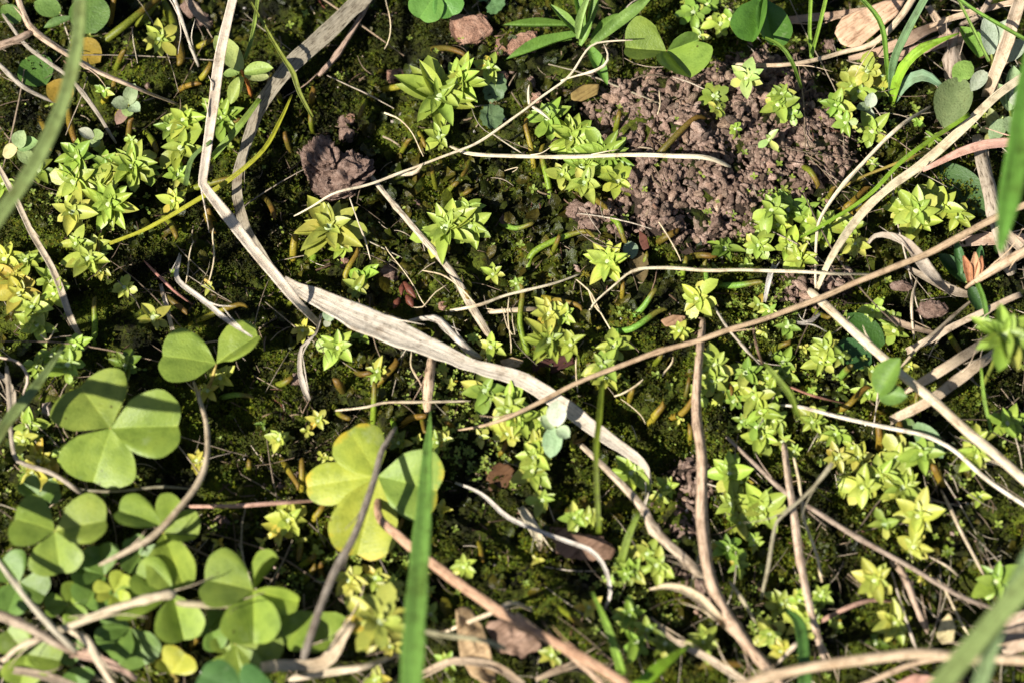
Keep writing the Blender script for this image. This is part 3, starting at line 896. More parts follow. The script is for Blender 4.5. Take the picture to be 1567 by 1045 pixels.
def build_heap(name, label, poly, n_parts, n_rest, size, seed, variants):
    r_ = random.Random(seed)
    c = poly.mean(axis=0)
    root = empty(name, (c[0], c[1], zg(c[0], c[1])))
    tag(root, label, 'worm cast', 'worm casts')
    x0, y0 = poly.min(axis=0); x1, y1 = poly.max(axis=0)
    pts = []
    rr = np.random.RandomState(seed)
    while len(pts) < n_parts + n_rest:
        x = rr.uniform(x0 - .4, x1 + .4, 500); y = rr.uniform(y0 - .4, y1 + .4, 500)
        d = inside_dist(x, y, poly) + 0.35 * vnoise(x * 2.5, y * 2.5, 14)
        q = rr.uniform(0, 1, 500)
        pts += [t for t, qq in zip(zip(x.tolist(), y.tolist(), d.tolist()), q.tolist()) if t[2] > 0.03 or qq < 0.35 * math.exp(min(0, t[2]) / 0.13)]
    # the crumbly soil the pellets lie on, coloured darker to deepen the shade between them
    gx = np.arange(x0 - .3, x1 + .3, .06); gy = np.arange(y0 - .3, y1 + .3, .06)
    X, Y = np.meshgrid(gx, gy); D = inside_dist(X, Y, poly) + 0.35 * vnoise(X * 2.5, Y * 2.5, 14)
    Z = ground(X, Y) + mound(X, Y) + 0.05 * fbm(X * 7, Y * 7, 88, 3) - 0.045 + 0.45 * np.maximum(-0.2, vnoise(X * 2.8, Y * 2.8, 15)) - 0.4 * np.clip(-D, 0, .3)
    idx = (np.arange(len(gy) - 1)[:, None] * len(gx) + np.arange(len(gx) - 1)[None, :])[(D[:-1, :-1] > -.12)].ravel()
    tri = np.concatenate([np.stack([idx, idx + 1, idx + len(gx) + 1], 1), np.stack([idx, idx + len(gx) + 1, idx + len(gx)], 1)])
    vv = np.stack([X.ravel(), Y.ravel(), Z.ravel()], 1) - np.array(root.location)
    used, inv = np.unique(tri, return_inverse=True)
    link('soil_bed', fast_mesh('soil_bed', vv[used], inv.reshape(-1, 3), True), M['bed'], root)
    # the visible top pellets come first (largest), the rest fills in below and between
    for i in range(n_parts):
        x, y, d = pts[i]
        o = link('pellet', variants[r_.randrange(len(variants))], None, root)
        s_ = size * r_.uniform(0.6, 1.5) * (1 if d > 0.1 else 0.6)
        z = zg(x, y) + s_ * r_.uniform(0.5, 2.0) + 0.45 * max(-0.2, vn1(x * 2.8, y * 2.8, 15)) 
        o.location = Vector((x, y, z)) - root.location
        o.rotation_euler = (r_.uniform(0.5, 2.4), r_.uniform(-1, 1), r_.uniform(0, 6.28))
        o.scale = (s_, s_, s_)
        f = r_.choice([0.5, 0.75, 0.95, 1.1, 1.3]); o.color = (f * r_.uniform(.95, 1.08), f, f * r_.uniform(.9, 1.05), 1)
    if n_rest:
        Vs, Ts, off = [], [], 0
        base = []
        for me in variants:
            v = np.empty(len(me.vertices) * 3, np.float32); me.vertices.foreach_get('co', v)
            me.calc_loop_triangles(); t = np.empty(len(me.loop_triangles) * 3, np.int32); me.loop_triangles.foreach_get('vertices', t)
            base.append((v.reshape(-1, 3), t.reshape(-1, 3)))
        for i in range(n_parts, n_parts + n_rest):
            x, y, d = pts[i]
            v, t = base[r_.randrange(len(base))]
            s_ = size * (r_.uniform(0.5, 1.05) if d > 0.06 else r_.uniform(0.25, 0.75))
            R = np.array(Matrix.Rotation(r_.uniform(0, 6.28), 3, 'Z') @ Matrix.Rotation(r_.uniform(0.3, 2.6), 3, 'X'))
            z = zg(x, y) + s_ * r_.uniform(0.2, 1.6) + 0.45 * max(-0.2, vn1(x * 2.8, y * 2.8, 15))
            Vs.append((v * s_) @ R.T + np.array([x, y, z]) - np.array(root.location)); Ts.append(t + off); off += len(v)
        o = link('crumbs', fast_mesh('crumbs', np.concatenate(Vs), np.concatenate(Ts), True), M['cast_many'], root)
        tag(o, kind='stuff')
    return root

# ------------------------------------------------------------------ star rosettes
STAR = [leaf_grid('star_leaf', w_star, fold=f, curl=c, nl=6, nw=4, cup=u) for f, c, u in
        ((0.30, 0.02, 0.10), (0.45, 0.08, 0.10), (0.25, 0.14, 0.16), (0.5, 0.0, 0.06), (0.35, -0.08, 0.04))]
SPOON = [leaf_grid('spoon_leaf', w_spoon, fold=f, curl=c, nl=6, nw=4, cup=u) for f, c, u in ((0.2, 0.15, 0.1), (0.3, 0.3, 0.25), (0.1, 0.05, 0.0))]
def bud_variant():
    bm = bmesh.new(); bmesh.ops.create_uvsphere(bm, u_segments=8, v_segments=5, radius=1.0)
    for v in bm.verts:
        a = math.atan2(v.co.y, v.co.x); k = 1 + 0.18 * math.cos(4 * a) * (1 - abs(v.co.z))
        v.co.x *= k; v.co.y *= k
        if v.co.z > 0.6: v.co.z = 0.6 - (v.co.z - 0.6) * 0.8
    me = bpy.data.meshes.new('bud'); bm.to_mesh(me); bm.free()
    me.polygons.foreach_set('use_smooth', np.ones(len(me.polygons), bool)); return me
BUD = bud_variant()
def stem_variant():
    V, F = [], []
    for i in range(5):
        for j in range(6):
            a = j * math.pi / 3; V.append((math.cos(a) + 0.8 * math.sin(i * 0.9), math.sin(a), i / 4))
    for i in range(4):
        for j in range(6):
            F.append((i * 6 + j, i * 6 + (j + 1) % 6, i * 6 + 6 + (j + 1) % 6, i * 6 + 6 + j))
    return mesh_from('stem', V, F, [(0, 0)] * len(V))
STEM = stem_variant()
for me in STAR + SPOON: me.materials.append(M['rosette'])
BUD.materials.append(M['bud']); STEM.materials.append(M['rosette'])

HUES = {'g': S(166, 194, 78, .62), 'l': S(188, 206, 86, .62), 'y': S(206, 212, 94, .62), 'Y': S(220, 212, 88, .62), 'd': S(128, 150, 50), 'f': S(160, 182, 128), 'w': S(205, 215, 170),
        'p': S(198, 214, 130)}
HUE_WORD = {'g': 'green', 'l': 'lime green', 'y': 'yellow green', 'Y': 'yellow', 'd': 'olive green', 'f': 'grey green', 'w': 'whitish green', 'p': 'pale green'}

def rosette(px, py, R, hue='l', h=None, kind='star', tilt=None, seed=None, label=None):
    r_ = random.Random(seed if seed is not None else int(px * 31 + py * 17))
    if h is None: h = 0.16 + R * 0.0065 + r_.uniform(-0.05, 0.14)
    top = G(px, py, h)
    g = zg(top.x, top.y)
    root = empty('star_rosette', (top.x, top.y, g - 0.02))
    hl = top.z - root.location.z
    rad = R * PX * 1.19 * r_.uniform(0.92, 1.08)
    col = jit(HUES[hue], 0.13, r_)
    tl = tilt if tilt is not None else (r_.gauss(8, 9), r_.gauss(-6, 9))
    Q = Quaternion((1, 0, 0), math.radians(tl[0])) @ Quaternion((0, 1, 0), math.radians(tl[1]))
    center = Vector((0, 0, hl))
    a0 = r_.uniform(0, 360)
    # whorls from the bottom up: count, length, elevation, height below the top
    if R >= 36:
        wh = [(6, 1.0, 2, -0.10, 0.5), (7, 0.96, 9, -0.06, 0.08), (6, 0.80, 18, -0.03, 0), (5, 0.55, 30, 0.0, 0), (4, 0.28, 48, 0.02, 0)]
    elif R >= 25:
        wh = [(4, 1.0, 2, -0.07, 0.5), (4, 0.98, 7, -0.03, 0.08), (4, 0.66, 18, 0.0, 0), (4, 0.34, 38, 0.02, 0)]
    elif R >= 17:
        wh = [(4, 1.0, 3, -0.05, 0.3), (4, 0.95, 8, -0.01, 0.05), (4, 0.46, 28, 0.01, 0)]
    elif R >= 12:
        wh = [(4, 1.0, 5, -0.03, 0.3), (4, 0.75, 16, 0.0, 0)]
    else:
        wh = [(4, 1.0, 10, 0, 0.5), (2, 0.5, 36, 0, 0)]
    if r_.random() < 0.3: wh = [(max(3, w_[0] - 1) if q_ < 2 else w_[0],) + w_[1:] for q_, w_ in enumerate(wh)]
    if kind == 'seed':
        wh = [(2, 1.0, 10, -0.1, 1.0), (2, 0.9, 25, 0.0, 0.3), (2, 0.45, 50, 0.0, 0)]
    k = 0
    for wi, (cnt, ln, el, dz, pspoon) in enumerate(wh):
        a0 += 360 / cnt / 2 + r_.uniform(-14, 14)
        for i in range(cnt):
            if wi == 0 and r_.random() < 0.10: continue
            az = a0 + i * 360 / cnt + r_.gauss(0, 9)
            spoon = (kind == 'round') or r_.random() < pspoon
            L = rad * ln * r_.uniform(0.72, 1.16) * (0.85 if spoon and wi == 0 else 1)
            me = r_.choice(SPOON if spoon else STAR)
            W = L * r_.uniform(0.46, 0.62) * (0.80 if R >= 36 else 1.0) * (1.05 if spoon else 1.0) * (1.2 if ln < 0.6 else 1)
            q = Q @ Quaternion((0, 0, 1), math.radians(az)) @ Quaternion((1, 0, 0), math.radians(el + r_.gauss(0, 7))) @ Quaternion((0, 1, 0), math.radians(r_.gauss(0, 9)))
            c = jit(col, 0.14, r_)
            if wi == 0 and r_.random() < (0.6 if hue in 'yY' else 0.18):
                c = tuple(a * 0.45 + b * 0.55 for a, b in zip(c, jit(S(234, 224, 116, .68) if r_.random() < 0.85 else S(234, 186, 72, .68), 0.08, r_)))
            if wi >= 2: c = tuple(a * 0.75 + b * 0.25 for a, b in zip(c, S(180, 212, 100, .66)))
            o = link('leaf', me, None, root, c)
            o.rotation_mode = 'QUATERNION'; o.rotation_quaternion = q
            o.location = center + Q @ Vector((0, 0, dz * rad)) + (q @ Vector((0, 1, 0))) * (rad * 0.03)
            o.scale = (W, L, L * r_.uniform(0.5, 1.1))
    if R >= 14:
        b = link('bud', BUD, None, root, jit(S(216, 228, 172, .7), 0.08, r_))
        br = rad * 0.15; b.location = center + Q @ Vector((0, 0, rad * 0.05)); b.scale = (br, br, br * 0.8)
    s_ = link('stem', STEM, None, root, jit(S(170, 180, 80), 0.1, r_))
    sr = 0.018 + rad * 0.03; s_.scale = (sr, sr, max(0.05, hl - 0.05 * rad))
    size = 'large' if R >= 38 else 'mid-sized' if R >= 27 else 'small' if R >= 19 else 'very small' if R >= 13 else 'tiny'
    tag(root, label, 'rosette', 'star rosettes in the moss')
    form = 'four-leaved seedling' if kind == 'seed' else 'round-leaved rosette' if kind == 'round' else 'star rosette'
    if label is None: autolabel(root, f'{size} {HUE_WORD[hue]} {form}', px, py)
    return root

ROSETTES = '''
243 60 26 y|281 184 31 l|338 181 36 g|278 228 34 l|258 198 20 g|271 268 25 g|265 308 25 y|201 255 40 l|224 260 20 g|147 288 36 l|167 311 36 l
114 278 34 l|110 325 34 y|117 241 30 g|161 255 24 g|5 282 20 l|60 262 24 d|117 373 25 l|134 397 31 l|154 414 18 y|77 430 27 l|84 450 25 l
30 450 34 Y|20 427 30 Y|8 397 30 Y|50 470 31 y|57 497 27 l|40 400 26 l|191 440 21 l|234 487 24 y|322 439 14 y|116 529 27 l|80 544 26 g
104 558 29 g|191 558 27 d|57 561 18 g|338 578 22 y|318 598 20 Y|265 419 9 g|51 724 25 Y|78 731 23 Y|61 704 25 Y|43 651 27 l|37 675 27 y|301 704 17 Y
504 349 50 y|524 378 20 l|683 350 45 l|719 345 33 l|715 322 22 l|671 147 56 l|704 127 45 l|748 104 22 l|671 211 21 l
874 211 40 l|924 238 38 g|944 278 31 l|891 255 36 l|837 181 31 g|894 280 31 l|860 268 25 y|557 424 25 g|546 441 22 l|755 420 18 y|790 434 14 g
931 400 36 y|1068 457 29 y|1040 507 18 y|840 481 30 y|862 481 19 l|839 521 36 l|874 528 23 l|938 531 25 l|921 561 27 l|927 579 20 y
464 506 18 Y|516 531 29 l|554 514 14 g|578 568 19 l|752 531 22 y|725 517 12 l|678 564 12 l|742 598 31 g|779 628 31 l|691 588 12 y|681 672 16 y
487 643 18 y|427 672 18 y|444 668 10 y|611 678 18 d|780 616 26 l|793 641 28 l|827 640 24 l|777 663 20 y|820 680 20 y|760 655 16 y|735 668 14 y
818 700 24 l|816 721 27 l|831 765 25 l|879 792 20 g|899 792 18 l|967 724 33 l|1022 744 20 g|1011 758 16 l|960 856 22 l|967 873 25 l|1005 863 27 l|991 846 21 l
964 941 25 g|974 982 25 g|1076 982 27 l|1018 985 22 d|845 1002 20 y|901 928 18 Y|821 856 10 Y|1117 724 31 l|1134 737 20 l|1120 771 27 l|1132 799 25 l|1151 785 23 l
1113 839 25 g|1129 866 18 g|1154 826 16 l|1167 775 33 l|1154 833 14 l|1279 700 23 y|1313 700 25 y|1375 700 31 y|1410 695 29 l|1320 744 27 l|1344 727 24 l
1381 748 37 y|1405 788 35 y|1354 802 26 g seed|1400 836 25 y|1415 884 12 Y|1339 887 29 y|1290 744 14 l|1368 952 27 y|1524 890 35 g|1494 697 25 l
1195 924 25 l|1225 918 22 l|1229 952 29 y|1178 969 27 y|1256 911 18 l|1278 955 12 l|1195 996 18 Y|1092 558 27 l|1090 581 27 l|1108 598 25 l|1142 571 27 g
1155 608 29 l|1165 630 24 l|1165 668 27 l|1180 598 20 l|1184 643 25 l|1197 554 22 g|1204 574 20 g|1264 531 23 l|1257 554 25 l|1244 645 25 l|1278 665 27 l
1197 675 16 l|1231 534 10 y|1335 474 20 l|1368 507 23 l|1365 489 18 g|1391 561 14 y|1328 601 20 l|1335 568 18 l|1542 648 29 g|1495 672 29 l
1304 685 18 l|1375 682 20 y|1204 501 19 g|1177 477 16 g|1160 467 14 l|1160 375 25 l|1207 377 29 l|1224 396 25 l|1170 350 20 g|1258 347 27 l|1298 350 27 l
1308 373 22 y|1108 382 25 g|1142 407 10 l|1181 322 29 l|1207 322 27 g|1191 345 22 l|1234 318 22 g|1234 338 22 l|1402 322 31 l|1428 301 29 l|1442 318 27 l
1381 322 25 l|1405 340 31 y|1465 332 22 l|1191 161 27 g|1211 174 18 g round|1197 144 20 g|1142 121 28 p|1092 147 22 g round|1098 167 17 l round|1125 198 14 g round
1278 161 25 g|1294 188 20 g|1304 134 25 y round|1328 110 27 y round|1351 117 22 y round|1335 201 27 l|1335 251 14 g|1405 188 12 g|1428 214 14 g|1525 198 27 p
1061 20 25 g round|1102 37 25 l round|1082 7 20 g round|1118 30 20 g round|1071 57 16 g|441 795 30 y|428 812 22 Y|533 887 23 y|574 884 22 y|597 901 20 y
485 843 12 l|402 829 10 y|710 867 18 l|676 778 13 Y|682 1013 16 g|597 989 18 y|574 1040 18 y|492 698 10 y|335 830 10 Y|1177 214 21 p seed|500 700 9 y
1040 640 9 y|1215 690 14 l|1240 600 12 g|1500 760 14 l|1450 845 13 d|1340 985 15 d|655 905 14 y|400 650 10 d|1290 590 11 g|470 660 11 y|640 672 9 y
'''

FILL = [(1130, 600, 60, 4), (1165, 650, 40, 2), (1360, 730, 60, 3), (1250, 560, 50, 1), (1210, 355, 60, 3), (1300, 350, 30, 1), (220, 240, 80, 3), (130, 320, 50, 2), (50, 460, 40, 1), (60, 690, 40, 2), (800, 660, 45, 2), (1110, 25, 35, 1), (1320, 125, 35, 2), (1215, 950, 45, 2), (590, 900, 40, 2), (980, 870, 40, 2), (700, 640, 40, 1), (1130, 770, 40, 1), (1420, 320, 40, 1), (890, 255, 35, 1), (460, 830, 40, 1), (960, 960, 40, 1), (1180, 480, 35, 1)]

def build_rosettes():
    fr = random.Random(3)
    for x, y, s_, n in FILL:
        for _ in range(n):
            rosette(round(fr.gauss(x, s_ * .8)), round(fr.gauss(y, s_ * .6)), fr.choice((10, 12, 14, 16, 18, 20)), fr.choice('lllggy'))
    for item in ROSETTES.replace('\n', '|').split('|'):
        f = item.split()
        if not f: continue
        rosette(float(f[0]), float(f[1]), float(f[2]), f[3], kind=f[4] if len(f) > 4 else 'star')
    rosette(580, 952, 47, 'y', h=0.9, kind='round', tilt=(-5, 5), label='large yellow rosette with spoon leaves and domed centre beside wide green blade')
    rosette(1536, 515, 44, 'g', h=2.4, tilt=(-10, 8), label='blurred green star rosette standing tall at the right edge')

# ------------------------------------------------------------------ clover leaves
HEARTS = [heart_mesh('leaflet', fold=f, droop=d, notch=nc, wave=w, seed=k) for k, (f, d, nc, w) in
          enumerate(((0.22, 0.08, 0.09, 0.02), (0.44, 0.10, 0.12, 0.02), (0.74, 0.05, 0.10, 0.02), (0.10, 0.15, 0.05, 0.008), (1.3, 0.02, 0.12, 0.02)))]
HEARTS_OLD = [m.copy() for m in HEARTS]
for m in HEARTS: m.materials.append(M['clover'])
for m in HEARTS_OLD: m.materials.append(M['clover_old'])

def clover(px, py, h, leaflets, label, col, old=False, stalk_to=None, group='clover leaves', stalk_col=None, shrink=0.88):
    """leaflets: (tip x, tip y, tip height, width px, roll, variant[, colour])"""
    c = P(px, py, h)
    base = G(*(stalk_to or (px + 6, py + 10)), 0.0)
    root = empty('clover_leaf', base)
    tag(root, label, 'clover leaf', group)
    for lf in leaflets:
        tx, ty, th, w, roll, v = lf[:6]
        cc = lf[6] if len(lf) > 6 else col
        leaf_between('leaflet', (HEARTS_OLD if old else HEARTS)[v], None, root, c, P(tx, ty, th), w * PX * shrink, jit(cc, 0.09), roll)
    mid = (c + base) * 0.5 + Vector((0.08, -0.05, 0.1))
    sm = tube_mesh('stalk', [base - Vector((0, 0, 0.1)), mid, c], [0.07, 0.06, 0.05], sides=8, seed=int(px))
    sm.transform(Matrix.Translation(-root.location))
    link('stalk', sm, M['thread'], root, stalk_col or S(170, 150, 80))
    return root

def build_clovers():
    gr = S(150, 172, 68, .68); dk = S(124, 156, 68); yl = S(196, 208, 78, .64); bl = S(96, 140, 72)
    clover(331, 557, 0.75, [(243, 541, 0.85, 92, 6, 0), (398, 506, 0.95, 82, -30, 1)], 'two-leaflet clover, left one round, right one folded', gr, stalk_to=(300, 615))
    clover(169, 655, 1.15, [(118, 585, 1.2, 128, 0, 0), (282, 650, 1.25, 104, 8, 1), (140, 742, 1.0, 118, -6, 0)], 'largest clover leaf, three broad flat leaflets half in shade at left', gr)
    clover(578, 728, 0.80, [(534, 655, 1.05, 84, 6, 3), (466, 744, 0.72, 66, -6, 3), (544, 856, 0.62, 104, -4, 0), (678, 752, 0.80, 108, 12, 1, S(164, 190, 82, .64))], 'yellowing clover leaf with orange rim crossed by the dark grey stem', yl, old=True)
    clover(388, 903, 1.1, [(306, 882, 1.25, 96, 8, 1), (388, 990, 1.0, 88, 4, 2), (428, 850, 1.35, 62, -60, 2), (462, 922, 1.2, 40, 30, 2)], 'clover leaf with folded upper leaflet beside dark grey leaning stem', gr)
    clover(84, 812, 1.2, [(18, 790, 1.3, 88, 10, 0), (168, 792, 1.35, 84, -12, 1), (92, 882, 1.1, 84, 10, 1)], 'three-leaflet clover leaf at the left edge under the largest one', gr)
    clover(246, 804, 1.25, [(176, 776, 1.35, 60, 20, 1), (278, 762, 1.3, 46, -20, 2)], 'clover leaf with oval leaflet crossed by curved tan stalk', gr)
    clover(250, 815, 1.0, [(306, 820, 1.1, 66, -25, 2), (284, 905, 0.9, 78, 18, 2)], 'sharply folded clover leaf right of the curved tan stalk', gr)
    clover(265, 908, 0.95, [(203, 872, 1.1, 66, 10, 1), (283, 984, 0.8, 74, 0, 2), (170, 935, 0.9, 60, 14, 1)], 'clover leaf under the knotted pale straw, lower leaflet creased', gr)
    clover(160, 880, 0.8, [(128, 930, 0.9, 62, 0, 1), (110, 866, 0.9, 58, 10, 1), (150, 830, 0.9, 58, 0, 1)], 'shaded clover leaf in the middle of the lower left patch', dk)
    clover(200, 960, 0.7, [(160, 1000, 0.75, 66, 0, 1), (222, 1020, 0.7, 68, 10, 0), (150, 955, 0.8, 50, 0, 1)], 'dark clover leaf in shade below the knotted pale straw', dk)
    clover(478, 935, 0.85, [(432, 990, 0.9, 72, 10, 1), (512, 990, 0.8, 78, -8, 0)], 'clover leaf behind the foot of the dark grey leaning stem', gr)
    clover(360, 985, 0.9, [(430, 1010, 0.9, 76, 0, 0), (372, 1045, 0.8, 70, 0, 1)], 'low clover leaf tucked under the folded one at the bottom', gr)
    clover(372, 1060, 1.7, [(304, 1030, 1.75, 66, 0, 3), (404, 1030, 1.75, 62, 0, 3)], 'blurred bluish clover leaf rising at the bottom edge', bl)
    clover(40, 1000, 0.9, [(8, 960, 1.0, 60, 0, 1), (30, 1050, 0.9, 60, 0, 1), (96, 1010, 0.95, 58, 0, 1)], 'clover leaf among crossing straws in the bottom left corner', gr)
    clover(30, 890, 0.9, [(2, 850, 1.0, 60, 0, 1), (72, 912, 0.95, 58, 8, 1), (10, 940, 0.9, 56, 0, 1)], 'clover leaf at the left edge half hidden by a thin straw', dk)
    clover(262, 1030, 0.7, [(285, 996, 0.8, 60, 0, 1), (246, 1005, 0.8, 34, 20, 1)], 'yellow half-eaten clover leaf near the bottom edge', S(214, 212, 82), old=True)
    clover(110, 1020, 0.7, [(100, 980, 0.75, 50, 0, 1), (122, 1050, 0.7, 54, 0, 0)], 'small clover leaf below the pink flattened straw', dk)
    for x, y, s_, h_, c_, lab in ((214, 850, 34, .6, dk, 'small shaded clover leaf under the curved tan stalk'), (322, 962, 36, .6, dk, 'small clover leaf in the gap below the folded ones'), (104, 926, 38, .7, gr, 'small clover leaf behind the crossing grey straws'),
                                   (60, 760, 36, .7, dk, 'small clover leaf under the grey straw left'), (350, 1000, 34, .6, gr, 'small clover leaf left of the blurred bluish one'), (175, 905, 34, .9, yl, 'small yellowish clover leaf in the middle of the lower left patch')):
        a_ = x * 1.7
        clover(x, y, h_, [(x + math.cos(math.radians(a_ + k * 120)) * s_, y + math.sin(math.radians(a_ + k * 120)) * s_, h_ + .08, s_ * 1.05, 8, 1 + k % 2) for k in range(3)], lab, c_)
    clover(1020, 79, 0.75, [(952, 72, 0.85, 88, 10, 2), (1060, 122, 0.78, 96, -14, 2), (1072, 60, 0.95, 46, 40, 2, dk)], 'clover leaf with speckled leaflets at the upper edge of the worm casts', S(150, 176, 70), stalk_to=(1030, 60))
    clover(672, -14, 0.8, [(640, 30, 0.75, 60, 0, 0), (694, 26, 0.75, 52, 0, 0)], 'green clover leaf cut by the top edge above pink stone chips', S(120, 170, 76))
    clover(1168, -4, 1.0, [(1150, 70, 0.9, 62, 30, 2), (1186, 74, 0.85, 62, -20, 1)], 'drooping dark clover leaf at the top edge above worm casts', S(104, 150, 58))

# ------------------------------------------------------------------ other leafy plants
OVAL = [leaf_grid('oval_leaf', w_oval, fold=f, curl=c, nl=8, nw=6, wave=w, seed=k) for k, (f, c, w) in enumerate(((0.15, 0.12, 0.01), (0.5, 0.05, 0.01), (0.05, 0.25, 0.02)))]
LANCE = [leaf_grid('lance_leaf', w_lance, fold=f, curl=c, nl=10, nw=4, wave=w, seed=k) for k, (f, c, w) in enumerate(((0.4, 0.1, 0.02), (0.6, 0.2, 0.03), (0.2, 0.05, 0.04)))]

def scallop_mesh():
    V, F, U = [(0, 0, 0)], [], [(0.5, 0.5)]
    rg, sg = 4, 44
    for i in range(1, rg + 1):
        f = i / rg
        for j in range(sg):
            a = 2 * math.pi * j / sg; r = 0.5 * (1 + (0.07 * math.cos(11 * a) if i == rg else 0)) * f
            x, y = math.sin(a) * r, 0.5 - math.cos(a) * r
            V.append((x, y, 0.14 * abs(x) + 0.03 * math.sin(a * 5) * f)); U.append((x + 0.5, y))
    V[0] = (0, 0.5, 0)
    for j in range(sg):
        F.append((0, 1 + j, 1 + (j + 1) % sg))
        for i in range(rg - 1):
            a = 1 + i * sg + j; b = 1 + i * sg + (j + 1) % sg
            F.append((a, a + sg, b + sg, b))
    return mesh_from('scalloped_leaf', V, F, U)
SCALLOP = scallop_mesh()

def plant(name, label, cat, px, py, leaves, mat, group=None, stem=True, stem_col=None, h0=0.1):
    """leaves: (base x, y, h, tip x, y, h, width px, roll, mesh, colour)"""
    base = G(px, py, 0.0)
    root = empty(name, base); tag(root, label, cat, group)
    for (bx, by, bh, tx, ty, th, w, roll, me, col) in leaves:
        m2 = me
        if len(me.materials) == 0 or me.materials[0] != mat:
            key = (me.name, mat.name)
            if key not in plant.cache:
                c = me.copy(); c.materials.clear(); c.materials.append(mat); plant.cache[key] = c
            m2 = plant.cache[key]
        leaf_between('leaf', m2, None, root, P(bx, by, bh), P(tx, ty, th), w * PX, jit(col, 0.06), roll)
    if stem:
        bx, by, bh = leaves[0][:3]
        top = P(bx, by, bh)
        sm = tube_mesh('stem', [base - Vector((0, 0, 0.05)), (base + top) * 0.5 + Vector((0.03, 0, 0)), top], [0.08, 0.07, 0.05], sides=7, seed=int(px))
        sm.transform(Matrix.Translation(-root.location))
        link('stem', sm, M['thread'], root, stem_col or S(150, 160, 80))
    return root
plant.cache = {}

